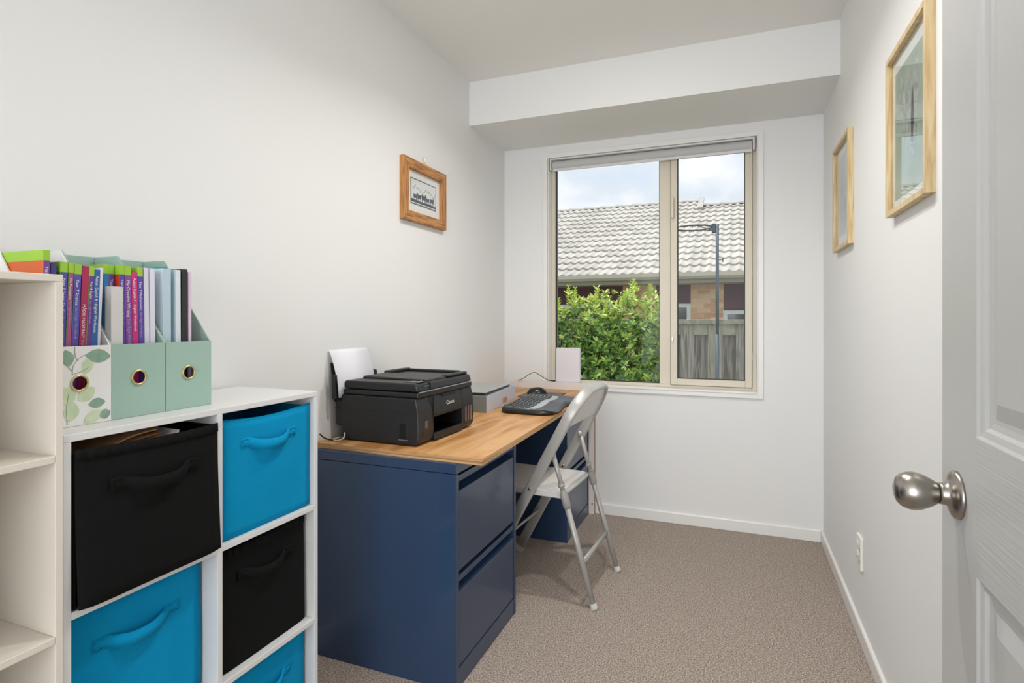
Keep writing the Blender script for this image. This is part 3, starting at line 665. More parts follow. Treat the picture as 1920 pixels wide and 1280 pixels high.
# ink windows
wn = bx('ink_window', (PD - 0.004, PD + 0.0008, -0.163, -0.13, 0.028, 0.082), M_blk2, PR, 0.001)
bx('ink_level', (PD, PD + 0.0012, -0.16, -0.142, 0.055, 0.080), mat('ink_grey', '55504b', 0.4), wn)
tk = bx('tank_window', (PD - 0.004, PD + 0.0008, 0.122, 0.188, 0.028, 0.092), M_blk2, PR, 0.001)
for i, cc in enumerate(('6f6f70', '7a4a4c', '77706a')): bx('ink_level', (PD, PD + 0.0014, 0.126 + i * 0.021, 0.134 + i * 0.021, 0.032, 0.088), mat('ink_' + cc, cc, 0.35), tk)
sw = bx('side_ink_window', (PD - 0.075, PD - 0.045, -PW - 0.0008, -PW + 0.002, 0.022, 0.075), M_blk2, PR, 0.001)
bx('window_trim', (PD - 0.077, PD - 0.043, -PW - 0.0014, -PW, 0.0185, 0.0215), mat('grey_plastic', '6d7075', 0.35), sw)
bx('side_groove', (-PD - 0.028, PD - 0.03, -PW - 0.0004, -PW + 0.003, 0.108, 0.1095), M_dark, PR)
# scanner unit
bx('scanner_base', (-PD + 0.002, PD - 0.006, -PW + 0.006, PW - 0.004, 0.158, 0.177), M_blk, PR, 0.005)
bx('lid_silver_strip', (PD - 0.009, PD - 0.004, -PW + 0.012, PW - 0.008, 0.1755, 0.1785), mat('silver_plastic', '8d959c', 0.3), PR, 0.001)  # thin silver-grey strip along the lid's lower front edge
MB().prism([(-PD + 0.004, 0.179), (PD - 0.006, 0.179), (PD - 0.014, 0.203), (PD - 0.03, 0.207), (-PD + 0.012, 0.207), (-PD + 0.004, 0.2)], 'y', -PW + 0.008, PW - 0.006).build('scanner_lid', M_blk, PR, 0.006)
bx('lid_split', (PD - 0.02, PD - 0.0055, -0.114, -0.1128, 0.16, 0.204), M_dark, PR)
bx('control_panel', (PD - 0.075, PD - 0.022, -PW + 0.03, -0.118, 0.206, 0.2085), M_blk2, PR, 0.001)
bx('display_screen', (PD - 0.062, PD - 0.045, -PW + 0.04, -0.135, 0.2085, 0.2092), mat('screen_grey', '7c8488', 0.3), PR)
for i in range(3): MB().lathe([(0.0035, 0.2085), (0.003, 0.2098), (0.0005, 0.2098)], 'z', (PD - 0.036, -0.15 + i * 0.012, 0), 12).build('button', mat('button_grey', '9aa0a4', 0.4), PR)
for i in range(3): bx('indicator', (PD - 0.0135, PD - 0.0105, -0.142 + i * 0.011, -0.139 + i * 0.011, 0.190, 0.196), mat('button_grey', '9aa0a4', 0.4), PR)
# document feeder: cover plate and raised dished tray
MB().prism([(-PD + 0.02, 0.207), (PD - 0.026, 0.207), (PD - 0.03, 0.213), (-PD + 0.026, 0.216)], 'y', -0.108, 0.03).build('feeder_cover', mat('feeder_grey', '3a3937', 0.55), PR, 0.003)
m = MB(); m.box(-PD + 0.012, -PD + 0.034, 0.032, PW - 0.012, 0.207, 0.222); m.box(PD - 0.05, PD - 0.022, 0.032, PW - 0.012, 0.207, 0.216); m.box(-PD + 0.034, PD - 0.05, PW - 0.034, PW - 0.012, 0.207, 0.219)
m.build('feeder_tray_rim', M_blk, PR, 0.004)
bx('feeder_tray_floor', (-PD + 0.034, PD - 0.05, 0.032, PW - 0.034, 0.2065, 0.209), mat('feeder_floor', '2b2c2d', 0.45), PR)
bx('handle_recess', (PD - 0.0105, PD - 0.0055, -0.035, 0.06, 0.148, 0.157), M_dark, PR, 0.001)
text('maker_name', 'Canon', 0.021, mat('logo_silver', 'c9c9c9', 0.4), PR, frame_mat((0, 1, 0), (0, 0, 1), (1, 0, 0), (PD - 0.0025, -0.012, 0.115)), extrude=0.0006)
# rear paper support
sup = MB().add([(-0.186, -0.200, 0.13), (-0.186, 0.03, 0.13), (-0.213, -0.190, 0.265), (-0.213, 0.0, 0.265)], [(0, 1, 3, 2)]).build('paper_support', M_blk, PR)
q = sup.modifiers.new('solid', 'SOLIDIFY'); q.thickness = 0.003
for y_ in (-0.219, 0.007):
    MB().prism([(-0.160, 0.142), (-0.168, 0.226), (-0.184, 0.230), (-0.182, 0.142)], 'y', y_, y_ + 0.012).build('paper_guide', M_blk2, PR, 0.002)
ps = MB(); pts = [(-0.164, 0.145), (-0.167, 0.185), (-0.173, 0.222), (-0.182, 0.255), (-0.191, 0.280), (-0.200, 0.300), (-0.207, 0.312)]
vs = []
for x, z in pts: vs += [(x, -0.205, z), (x, 0.005, z)]
ps.add(vs, [(2 * i, 2 * i + 1, 2 * i + 3, 2 * i + 2) for i in range(len(pts) - 1)])
o = ps.build('printer_paper', mat('copy_paper', 'ececf1', 0.8), smooth=True); o.location = PR.location; o.rotation_euler = PR.rotation_euler
q = o.modifiers.new('solid', 'SOLIDIFY'); q.thickness = 0.0016; q.offset = 1
tag(o, 'white copy paper curling out of the rear of the printer', 'paper')
o = MB().tube(bez([(-1.322, 1.5475, 0.742), (-1.308, 1.556, 0.728), (-1.295, 1.57, 0.7195), (-1.282, 1.585, 0.7185), (-1.268, 1.600, 0.724), (-1.262, 1.61, 0.735)], 8), 0.0025, 8).build('power_cable', M_blk2, smooth=True)
tag(o, 'black power cable running behind the printer to the wall', 'cable')
o = MB().tube(bez([(-1.255, 1.596, 0.742), (-1.252, 1.588, 0.727), (-1.262, 1.574, 0.7195), (-1.280, 1.572, 0.7185), (-1.288, 1.59, 0.72), (-1.28, 1.62, 0.722)], 8), 0.0028, 8).build('data_cable', mat('grey_cable', 'b9b8b2', 0.5), smooth=True)
tag(o, 'short pale grey cable looping behind the printer corner', 'cable')

# ------------------------------------------------------------------ storage box and laptop
BXo = thing('document_box', 'grey document box with tan leather tab under the laptop', 'box', (-1.045, 2.51, DT), 5.0)
gm = mat('grey_linen_card_lit', 'cdced8', 0.75, bump=(500, 0.1)); L2 = 0.222  # card tone lightened to imitate light on the front
bx('front_panel', (-0.003, 0, -L2, L2, 0, 0.074), gm, BXo, 0.001); bx('back_panel', (-0.236, -0.233, -L2, L2, 0, 0.074), gm, BXo, 0.001)
bx('end_panel', (-0.233, -0.003, -L2, -L2 + 0.003, 0, 0.074), mat('grey_card_shaded', '7d8583', 0.75), BXo, 0.001); bx('end_panel', (-0.233, -0.003, L2 - 0.003, L2, 0, 0.074), gm, BXo, 0.001)  # near end darkened in colour to imitate its shaded side
bx('base_panel', (-0.233, -0.003, -L2 + 0.003, L2 - 0.003, 0, 0.003), gm, BXo)
tb = bx('leather_tab', (0.0, 0.0035, 0.015, 0.07, 0.014, 0.036), mat('tan_leather', 'b98c5c', 0.6), BXo, 0.002)
MB().lathe([(0.0035, 0.0035), (0.003, 0.0048), (0.0004, 0.005)], 'x', (0, 0.027, 0.025), 12).build('stud', M_brass, tb)
LP = thing('laptop', 'closed silver laptop lying on the grey document box', 'laptop', (-1.17, 2.47, DT + 0.0745), 4.0)
lm = mat('silver_aluminium', 'c6c8c7', 0.3, 0.7)
MB().box(-0.13, 0.118, -0.175, 0.185, 0.0, 0.009).build('base_shell', mat('laptop_dark', '2f3436', 0.4), LP, 0.003)
MB().box(-0.13, 0.120, -0.177, 0.187, 0.0095, 0.0165).build('screen_lid', lm, LP, 0.003)
for y_ in (-0.12, 0.12): MB().lathe([(0.006, -0.13 + y_), (0.006, -0.05 + y_ )], 'y', (-0.13, 0.09, 0.009), 12).build('hinge', M_blk, LP)

# ------------------------------------------------------------------ keyboard, mouse, pad
KB = thing('keyboard', 'black wave shaped keyboard with grey keys and wide palm rest', 'keyboard', (-0.868, 2.56, DT), 2.0)
def kb_outline(grow=0.0):
    pts = []
    hx = 0.13 + grow; hy = 0.255 + grow
    fr = [(0.62, -1), (0.92, -0.9), (1.04, -0.72), (1.03, -0.4), (0.96, 0.0), (1.03, 0.4), (1.04, 0.72), (0.92, 0.9), (0.62, 1), (0.1, 1.0), (-0.5, 0.98), (-0.78, 0.92), (-0.9, 0.78), (-0.86, 0.4), (-0.80, 0), (-0.86, -0.4), (-0.9, -0.78), (-0.78, -0.92), (-0.5, -0.98), (0.1, -1.0)]
    n = len(fr); out = []
    for i in range(n):
        a, b, c, d = [Vector((*fr[(i + k) % n], 0)) for k in (-1, 0, 1, 2)]
        for j in range(4):
            t = j / 4
            p = 0.5 * ((2 * b) + (c - a) * t + (2 * a - 5 * b + 4 * c - d) * t * t + (3 * b - a - 3 * c + d) * t ** 3)
            out.append((p.x * hx, p.y * hy))
    return out
def kz(x, y):
    u = y / 0.255
    return 0.024 + 0.006 * math.cos(u * math.pi * 1.6) - 0.05 * (x + 0.03) + 0.003
ol = kb_outline(); m = MB(); n = len(ol)
rings = [(1.0, lambda x, y: 0.003), (1.012, lambda x, y: 0.009), (1.0, lambda x, y: kz(x, y) * 0.72), (0.97, lambda x, y: kz(x, y) * 0.86), (0.93, lambda x, y: kz(x, y) * 0.92)] + [(s_, lambda x, y: kz(x, y) * 0.93) for s_ in (0.75, 0.5, 0.25, 0.04)]
vs = []
for s_, fz in rings: vs += [(x * s_, y * s_, fz(x * s_, y * s_)) for x, y in ol]
m.add(vs, [(i * n + j, i * n + (j + 1) % n, (i + 1) * n + (j + 1) % n, (i + 1) * n + j) for i in range(len(rings) - 1) for j in range(n)] + [tuple(range(n))[::-1], tuple(range((len(rings) - 1) * n, len(rings) * n))])
m.build('keyboard_base', mat('keyboard_black', '1c1e21', 0.35), KB, smooth=True)
# palm rest
m = MB(); vs = []; NN = 24; xs_ = (0.045, 0.06, 0.085, 0.11, 0.126)
for i in range(NN + 1):
    y = -0.235 + 0.47 * i / NN; c_ = 0.012 * math.cos(y / 0.235 * math.pi * 0.5) ** 2
    for k, x in enumerate(xs_):
        xx = x - c_ * 0.6 if k else x + 0.012 * math.cos(y / 0.2 * 2.2) - 0.004
        vs.append((xx, y, kz(xx, y) * (0.97 if k not in (0, 4) else 0.925) + 0.0005))
m.add(vs, [(i * 5 + k, (i + 1) * 5 + k, (i + 1) * 5 + k + 1, i * 5 + k + 1) for i in range(NN) for k in range(4)])
m.build('palm_rest', mat('palm_rest_grey', '4a5058', 0.45), KB, smooth=True)
m = MB(); vs = []
for i in range(NN + 1):
    y = -0.215 + 0.43 * i / NN
    for k, x in enumerate((-0.108, -0.07, -0.03, 0.01, 0.048)):
        xx = x + 0.012 * math.cos(y / 0.2 * 2.2) - 0.004
        vs.append((xx, y, kz(xx, y) * 0.945 + 0.001))
m.add(vs, [(i * 5 + k, (i + 1) * 5 + k, (i + 1) * 5 + k + 1, i * 5 + k + 1) for i in range(NN) for k in range(4)])
m.build('key_bed', mat('key_bed_silver', 'b4b9be', 0.4), KB, smooth=True)
m = MB()
for r_ in range(6):
    nk = (17, 20, 20, 19, 18, 10)[r_]; y = -0.208
    wid = 0.416 / nk
    for k in range(nk):
        yc = y + wid * (k + 0.5); xc = -0.098 + r_ * 0.0205 + 0.010 * math.cos(yc / 0.2 * 2.2) - 0.002
        zc = kz(xc, yc) * 0.95; hx = 0.0078; hy = wid * 0.40
        vs = [(xc - hx, yc - hy, zc), (xc + hx, yc - hy, zc), (xc + hx, yc + hy, zc), (xc - hx, yc + hy, zc)]
        vs += [(xc - hx * 0.75, yc - hy * 0.75, zc + 0.0055), (xc + hx * 0.75, yc - hy * 0.75, zc + 0.0055), (xc + hx * 0.75, yc + hy * 0.75, zc + 0.0055), (xc - hx * 0.75, yc + hy * 0.75, zc + 0.0055)]
        m.add(vs, [(4, 5, 6, 7), (0, 1, 5, 4), (1, 2, 6, 5), (2, 3, 7, 6), (3, 0, 4, 7)])
ks = m.build('keys', mat('key_grey_black', '3c4046', 0.4), KB); ks['kind'] = 'stuff'
m = MB()
for k in range(4): m.box(-0.09 + k * 0.03, -0.068 + k * 0.03, -0.2352, -0.226, 0.0205, 0.0235)
m.build('media_buttons', mat('media_silver', 'a9aeb3', 0.35), KB, 0.001)

MPd = thing('mouse_pad', 'thin dark grey mouse pad near the window end of desk', 'mouse pad', (-0.985, 2.925, DT), 4)
bx('pad', (-0.105, 0.115, -0.10, 0.11, 0.0002, 0.003), mat('pad_fabric', '3b3e42', 0.85), MPd, 0.002)
bx('printed_surface', (-0.10, 0.11, -0.095, 0.105, 0.0031, 0.0034), mat('pad_surface', '565b60', 0.5), MPd)
MS = thing('computer_mouse', 'rounded black cordless mouse sitting on the mouse pad', 'mouse', (-1.01, 2.93, DT + 0.0036), 25)
def mouse_mesh(sc, top, zoff):
    m = MB(); n = 24; vs = []; rings = [(1.0, 0.0), (1.03, 0.18), (0.98, 0.45), (0.84, 0.72), (0.6, 0.92), (0.3, 1.0), (0.03, 1.01)]
    for s_, hgt in rings:
        for j in range(n):
            a = 2 * math.pi * j / n; ca, sa = math.cos(a), math.sin(a)
            x = 0.054 * sc * s_ * (abs(ca) ** 0.85) * (1 if ca > 0 else -1) - 0.004 * hgt; y = 0.034 * sc * s_ * (abs(sa) ** 0.85) * (1 if sa > 0 else -1)
            z = zoff + top * hgt * (0.86 + 0.14 * math.cos((x - 0.012) * 30))
            vs.append((x, y, z))
    m.add(vs, [(i * n + j, i * n + (j + 1) % n, (i + 1) * n + (j + 1) % n, (i + 1) * n + j) for i in range(len(rings) - 1) for j in range(n)] + [tuple(range(n))[::-1], tuple(range((len(rings) - 1) * n, len(rings) * n))])
    return m
mouse_mesh(1.0, 0.039, 0).build('shell', M_blk2, MS, smooth=True)
MB().lathe([(0.0005, -0.0035), (0.011, -0.0035), (0.011, 0.0035), (0.0005, 0.0035)], 'y', (-0.032, 0, 0.024), 18).build('scroll_wheel', mat('wheel_grey', '5a5d60', 0.5), MS)
bx('side_badge', (0.0, 0.012, -0.0352, -0.033, 0.011, 0.017), mat('silver_plastic', '8d959c', 0.3), MS, 0.001)

# modem on the sill with cable
MD = thing('modem', 'plain white upright modem box on the window sill', 'modem', (-0.925, 3.268, WZ0 + 0.0085))
bx('casing', (-0.076, 0.071, -0.016, 0.016, 0.006, 0.212), mat('modem_white', 'e4e1e6', 0.4), MD, 0.004)
bx('foot', (-0.066, 0.061, -0.015, 0.015, 0, 0.0065), mat('modem_grey', 'b9b9bd', 0.5), MD, 0.001)
o = MB().tube(bez([(-1.225, 3.1955, 0.7585), (-1.19, 3.192, 0.772), (-1.148, 3.19, 0.800), (-1.118, 3.19, 0.812), (-1.088, 3.195, 0.798), (-1.055, 3.21, 0.775), (-1.03, 3.222, 0.763), (-1.017, 3.2275, 0.7612)], 8), 0.0019, 8)
o.tube([(-1.03, 3.222, 0.763), (-1.006, 3.233, 0.7605), (-1.0, 3.236, 0.7603)], [0.003, 0.0045, 0.0045], 8)
o = o.build('modem_cable', M_blk2, smooth=True); tag(o, 'thin black cable arching from behind desk to the modem', 'cable')

# ================================================================== FOLDING CHAIR
M_chg = mat('silver_grey_enamel', 'b4b2ae', 0.35, 0.25); M_chs = mat('pale_grey_plastic', 'e2e0dd', 0.5); M_cap = mat('clear_grey_cap', 'c6c4c0', 0.4)
CH = thing('folding_chair', 'silver grey metal folding chair tucked under the desk', 'chair', (-0.82, 2.365, 0), -3.4)
ev = Vector((1, 0, 1.85)).normalized(); nv = Vector((1.85, 0, -1)).normalized()
O_ = Vector((-0.1815, 0, 0)); HW = 0.2; ST = 0.965; RC = 0.13
def pl_(s_, y): return O_ + ev * s_ + Vector((0, y, 0))
path = [pl_(0.014 + (ST - RC - 0.014) * i / 8, -HW) for i in range(9)]
path += [pl_(ST - RC + RC * math.sin(a), -HW + RC - RC * math.cos(a)) for a in [R(90) * k / 10 for k in range(1, 11)]]
path += [pl_(ST, -HW + RC + (2 * HW - 2 * RC) * k / 4) for k in range(1, 4)]
path += [pl_(ST - RC + RC * math.cos(a), HW - RC + RC * math.sin(a)) for a in [R(90) * k / 10 for k in range(0, 11)]]
path += [pl_(ST - RC - (ST - RC - 0.014) * i / 8, HW) for i in range(1, 9)]
sect = []
for k in range(16):
    a = 2 * math.pi * k / 16
    sect.append((0.0095 * math.copysign(abs(math.cos(a)) ** 0.6, math.cos(a)), 0.0225 * math.copysign(abs(math.sin(a)) ** 0.6, math.sin(a))))
MB().sweep(path, sect, nv).build('back_frame', M_chg, CH, smooth=True)
# backrest panel inside the loop
bp = []
N = 12
inner = HW - 0.008; top = ST - 0.008; Rc = RC - 0.008; zb_ = 0.80
poly = [(zb_, -inner)] + [(top - Rc + Rc * math.sin(R(90) * k / 8), -inner + Rc - Rc * math.cos(R(90) * k / 8)) for k in range(9)] + [(top - Rc + Rc * math.cos(R(90) * k / 8), inner - Rc + Rc * math.sin(R(90) * k / 8)) for k in range(9)] + [(zb_, inner)]
m = MB(); vs = []
for s_, y in poly:
    p = pl_(s_, y); vs.append(p + nv * 0.012)
for s_, y in poly:
    p = pl_(s_, y); vs.append(p + nv * 0.006)
n = len(poly); m.add(vs, [tuple(range(n)), tuple(range(n, 2 * n))[::-1]] + [(i, (i + 1) % n, n + (i + 1) % n, n + i) for i in range(n)])
m.build('backrest', M_chs, CH)
# seat
m = MB(); sx0, sx1, sw_ = -0.205, 0.188, 0.172
pr = [(sx1, 0.0), (sx1 + 0.004, -0.008), (sx1 - 0.004, -0.022), (sx0 + 0.02, -0.022), (sx0, -0.012), (sx0 + 0.006, 0.002), (sx0 + 0.03, 0.006), (sx1 - 0.03, 0.006)]
m.prism([(x, 0.430 + z) for x, z in pr], 'y', -sw_, sw_); m.build('seat', M_chs, CH, 0.004)
for s_ in (-1, 1):
    y = s_ * 0.182
    top_ = Vector((0.145, y, 0.605)); ft = Vector((0.322, y, 0.0)); dv = (ft - top_)
    lg = MB().tube([top_, top_ + dv * 0.28], 0.0095, 12).tube([top_ + dv * 0.26, ft - dv * 0.012], 0.0115, 12).build('rear_leg', M_chg, CH, smooth=True)
    MB().tube([top_ + dv * 0.275, top_ + dv * 0.285, top_ + dv * 0.365, top_ + dv * 0.375], [0.013, 0.0165, 0.0165, 0.013], 14).build('sleeve', mat('sleeve_grey', '9d9b98', 0.4), lg, smooth=True)
    MB().tube([top_ + dv * 0.22, top_ + dv * 0.24], 0.014, 14).build('collar', M_chg, lg, smooth=True)
    MB().tube([ft - dv * 0.035, ft - dv * 0.012, ft - dv * 0.001], [0.013, 0.0145, 0.019], 14).build('foot_cap', M_cap, lg, smooth=True)
    MB().tube([(0.145, y - 0.014 * s_, 0.605), (0.145, y + 0.006 * s_, 0.605)], 0.012, 12).build('pivot', M_chg, lg, smooth=True)
    MB().tube([(0.175, y - 0.02 * s_, 0.424), (top_ + dv * 0.32)[:]], 0.008, 10).build('seat_bracket', M_steel, lg, smooth=True)
    MB().tube([pl_(0.505, s_ * HW) + Vector((0, -0.014, 0)), pl_(0.505, s_ * HW) + Vector((0, 0.014, 0))], 0.006, 10).build('rivet', M_steel, CH, smooth=True)
    f0 = pl_(0.0, s_ * HW); MB().sweep([pl_(0.001, s_ * HW), pl_(0.03, s_ * HW)], [(a * 1.25, b * 1.1) for a, b in sect], nv).build('front_foot_cap', M_cap, CH)
t_ = Vector((0.145, 0, 0.605)); d_ = Vector((0.322, 0, 0)) - t_; c_ = t_ + d_ * 0.72
MB().sweep([c_ + Vector((0, -0.18, 0)), c_ + Vector((0, 0.18, 0))], [(0.012 * math.cos(a), 0.007 * math.sin(a)) for a in [2 * math.pi * k / 12 for k in range(12)]], (1, 0, 0.2)).build('rear_crossbar', M_chg, CH, smooth=True)
MB().tube([pl_(0.25, -HW), pl_(0.25, HW)], 0.006, 10).build('front_crossbar', M_chg, CH, smooth=True)

# ================================================================== OUTSIDE
GZ = -0.65
g = bx('ground', (-16, 12, YB + 0.14, 26, GZ - 0.1, GZ), mat('yard_grass', '6d7a4a', 0.95, var=(6, '57633c'))); tag(g, 'grass strip outside between the room and the fence', 'ground', kind='structure')

# timber fence
M_pal = [wood('weathered_paling_%d' % i, c[0], c[1], c[2], (14, 14, 0.9), 2.0, 0.85, 1.5) for i, c in enumerate((('80786e', 'aba297', 'c4bbae'), ('8d8575', 'b3ab9b', 'cac2b1'), ('6f6861', '9c938a', 'b3a99f')))]
FE = thing('paling_fence', 'weathered grey timber paling fence behind the hedge', 'fence', (-1.0, 6.6, GZ))
fy = 0.0; k = 0; x = -0.558 - 0.287 * 12 + 1.0
for i in range(24):
    M1 = M_pal[(i * 7) % 3]
    bx('front_paling', (x, x + 0.144, -0.045, -0.026, 0.02, 1.716), M1, FE, 0.002)
    bx('rear_paling', (x + 0.139, x + 0.292, 0.02, 0.038, 0.02, 1.70), M_pal[2], FE, 0.002)
    x += 0.287
fx0, fx1 = -0.558 - 0.287 * 12 + 1.0, x
bx('cap_rail', (fx0, fx1, -0.08, 0.07, 1.718, 1.772), mat('lichen_cap', 'b4b1a3', 0.9, var=(14, '8d8c72')), FE, 0.004)
bx('top_rail', (fx0, fx1, -0.025, 0.019, 1.60, 1.716), mat('pale_rail', 'c3bcae', 0.85, var=(12, 'a79f90')), FE, 0.003)
bx('lower_rail', (fx0, fx1, -0.025, 0.019, 0.3, 0.4), M_pal[1], FE, 0.003)
for px_ in range(-3, 4): bx('post', (px_ * 1.15 - 0.05, px_ * 1.15 + 0.05, 0.04, 0.13, 0, 1.70), M_pal[1], FE)

# netball post
M_galv = mat('galvanised_steel', '5f6972', 0.5, 0.3)
NB = thing('netball_post', 'grey steel netball post with bare ring before fence', 'netball hoop', (-0.163, 6.2, GZ))
MB().tube([(0, 0, 0), (0, 0, 1.62)], 0.0195, 14).tube([(0, 0, 1.6), (0, 0, 2.76)], 0.017, 14).build('pole', M_galv, NB, smooth=True)
bx('ring_bracket', (-0.055, -0.015, -0.028, 0.028, 2.675, 2.765), M_galv, NB, 0.003)
rg = [(-0.235 + 0.18 * math.cos(2 * math.pi * k / 40), 0.18 * math.sin(2 * math.pi * k / 40), 2.735) for k in range(40)]
RG = MB().tube(rg, 0.008, 8, closed=True).tube([(-0.055, 0, 2.70), (-0.20, -0.172, 2.732)], 0.004, 6).tube([(-0.055, 0, 2.70), (-0.20, 0.172, 2.732)], 0.004, 6).build('ring', mat('ring_steel', '6b6664', 0.5, 0.5), NB, smooth=True)
m = MB()
for k in range(0, 40, 3):
    p = rg[k]; m.tube([(p[0], p[1], p[2] - 0.006), (p[0], p[1] + 0.006, p[2] - 0.02), (p[0], p[1], p[2] - 0.026)], 0.0022, 5)
m.build('net_hooks', M_galv, RG)
m = MB(); m.tube([(0.017, 0, 2.39), (0.055, 0, 2.39)], 0.005, 8); m.tube([(0.055, 0, 2.365), (0.055, 0, 2.415)], 0.006, 8); m.build('clamp_handle', M_galv, NB, smooth=True)

# hedge
HG = thing('hedge_shrub', 'leafy green shrub with lime new growth outside the window', 'shrub', (-1.55, 5.55, GZ))
r = random.Random(21)
lobes = [(-1.2, 0.0, 1.15, 0.5, 0.50, 0.85), (-0.72, -0.05, 1.12, 0.48, 0.50, 0.86), (-0.3, -0.05, 1.15, 0.32, 0.48, 0.80), (0.0, -0.02, 1.18, 0.27, 0.46, 0.84), (0.33, 0.0, 1.20, 0.25, 0.44, 0.86), (0.62, 0.0, 1.22, 0.23, 0.42, 0.87), (0.80, 0.05, 1.12, 0.15, 0.36, 0.90), (-0.2, 0.0, 0.6, 0.9, 0.48, 0.8), (0.5, 0.05, 0.6, 0.42, 0.40, 0.8)]
leaf = MB(); ML = [mat('leaf_dark_green', '55783a', 0.45), mat('leaf_green', '82ab4d', 0.45), mat('leaf_lime', 'd2dd6c', 0.45), mat('leaf_bright', 'a4c661', 0.42)]
def add_leaf(p, d, up, L, w, mi):
    s_ = d.cross(up)
    if s_.length < 1e-3: return
    s_.normalize(); n_ = s_.cross(d)
    a = p; c = p + d * L; mid = p + d * L * 0.55 - n_ * L * 0.06
    leaf.add([a, mid + s_ * w + n_ * w * 0.35, c, mid - s_ * w + n_ * w * 0.35, mid], [(0, 4, 1), (4, 2, 1), (0, 3, 4), (4, 3, 2)], mi)
cnt = 0
for i in range(11000):
    lb = r.choices(lobes, weights=[l[3] * l[5] for l in lobes])[0]
    v = Vector((r.gauss(0, 1), r.gauss(0, 1), r.gauss(0, 1))).normalized()
    if v.y > 0.45: continue
    rad = r.uniform(0.72, 1.04) if r.random() < 0.68 else r.uniform(0.4, 0.8)
    p = Vector((lb[0] + v.x * lb[3] * rad, lb[1] + v.y * lb[4] * rad, lb[2] + v.z * lb[5] * rad))
    if p.z < 0.08 or (p.z < 0.95 and r.random() < 0.8): continue
    out = (v + Vector((0, -0.25, 0.55))).normalized()
    topn = p.z > 1.76 and rad > 0.85
    nl = r.randint(6, 10)
    sz = r.uniform(0.75, 1.15)
    for k in range(nl):
        a = 2 * math.pi * k / nl + r.uniform(-0.3, 0.3)
        t1 = out.orthogonal().normalized(); t2 = out.cross(t1)
        d = (out * r.uniform(0.25, 0.95) + t1 * math.cos(a) + t2 * math.sin(a)).normalized()
        mi = (2 if r.random() < 0.62 else 3) if topn else r.choices((0, 1, 2, 3), weights=(0.30, 0.34, 0.14, 0.22))[0]
        add_leaf(p + out * r.uniform(-0.02, 0.03), d, out, 0.066 * sz * r.uniform(0.7, 1.2), 0.0135 * sz * r.uniform(0.8, 1.2), mi)
for i in range(26):                                            # upright new shoots along the top
    lb = r.choice(lobes[1:7]); x_ = lb[0] + r.uniform(-0.7, 0.7) * lb[3]; y_ = lb[1] + r.uniform(-0.6, 0.1) * lb[4]
    q = max(0.0, 1 - ((x_ - lb[0]) / lb[3]) ** 2 - ((y_ - lb[1]) / lb[4]) ** 2); zt = lb[2] + lb[5] * math.sqrt(q)
    for j in range(5):
        for k in range(4):
            a = k * math.pi / 2 + j * 0.7
            d = Vector((math.cos(a) * 0.7, math.sin(a) * 0.7, 0.75)).normalized()
            add_leaf(Vector((x_, y_, zt - 0.03 + j * 0.028)), d, Vector((0, 0, 1)), 0.06 * (1 - 0.09 * j), 0.012, 2 if r.random() < 0.75 else 3)
fo = leaf.build('foliage', ML, HG); fo['kind'] = 'stuff'
M_bark = mat('grey_brown_bark', '6e5a45', 0.9, var=(20, '4d4033'))
for i in range(16):
    x_ = r.uniform(-1.2, 0.8); t = r.uniform(-0.25, 0.25)
    MB().tube(bez([(x_, r.uniform(-0.3, 0.1), 0.0), (x_ + t * 0.4, r.uniform(-0.35, 0.1), 0.6), (x_ + t, r.uniform(-0.3, 0.1), 1.25), (x_ + t * 1.3, 0, 1.6)], 5), [0.018 - 0.0009 * k for k in range(16)], 7).build('stem', M_bark, HG, smooth=True)

# neighbouring house
HY = 11.0; EY, EZ, RY, RZ = 10.4, 1.915, 14.6, 3.99
HS = thing('neighbouring_house', 'brick and maroon clad house with pale tiled roof behind fence', 'house', (0, HY, GZ))
def hx(x0, x1, y0, y1, z0, z1): return (x0, x1, y0 - HY, y1 - HY, z0 - GZ, z1 - GZ)
M_tile = [mat('concrete_tile_a', 'd0cbc2', 0.8, var=(5, 'b9b4aa')), mat('concrete_tile_b', 'c6c1b8', 0.8, var=(5, 'b2ada3')), mat('concrete_tile_c', 'd2cdc4', 0.8, var=(5, 'c3beb4'))]
pitch = math.atan2(RZ - EZ, RY - EY); SL = math.hypot(RZ - EZ, RY - EY); NC = 14; gauge = SL / NC; TW = 0.33
def tile_mesh(m_):
    m = MB(); n = 12; L = gauge + 0.03; th = 0.034
    def pz(u): return 0.026 * max(0.0, math.sin(2 * math.pi * 2 * u - 0.5)) + 0.006 * min(0, math.sin(2 * math.pi * 2 * u - 0.5))
    vs = []
    for i in range(n + 1):
        u = i / n; x = -TW / 2 + TW * u
        vs += [(x, 0, pz(u) + th), (x, 0, pz(u) - 0.004), (x, L, pz(u) + 0.002)]
    fs = []
    for i in range(n): a = 3 * i; b = a + 3; fs += [(a, b, b + 2, a + 2), (a + 1, a, b, b + 1)[::-1]]
    m.add(vs, fs); return m.mesh('roof_tile', m_, smooth=False)
TM = [tile_mesh(m_) for m_ in M_tile]
x0r, xg, x1r = -5.75, -0.765, 0.9
m = MB(); m.prism([(EY - HY, EZ - GZ - 0.02), (RY - HY, RZ - GZ - 0.02), (RY - HY + 4.2, EZ - GZ - 0.02)], 'x', x0r, xg)
m.prism([(EY - HY, EZ - GZ - 0.02), (EY - HY + (RY - EY) * 12.4 / 14, EZ - GZ - 0.02 + (RZ - EZ) * 12.4 / 14), (RY - HY + 4.0, EZ - GZ - 0.02)], 'x', xg, x1r + 1.5)
RF = m.build('roof', mat('roof_underlay', '8f8a80', 0.9), HS)
Rm = Matrix.Rotation(pitch, 4, 'X'); rr_ = random.Random(5)
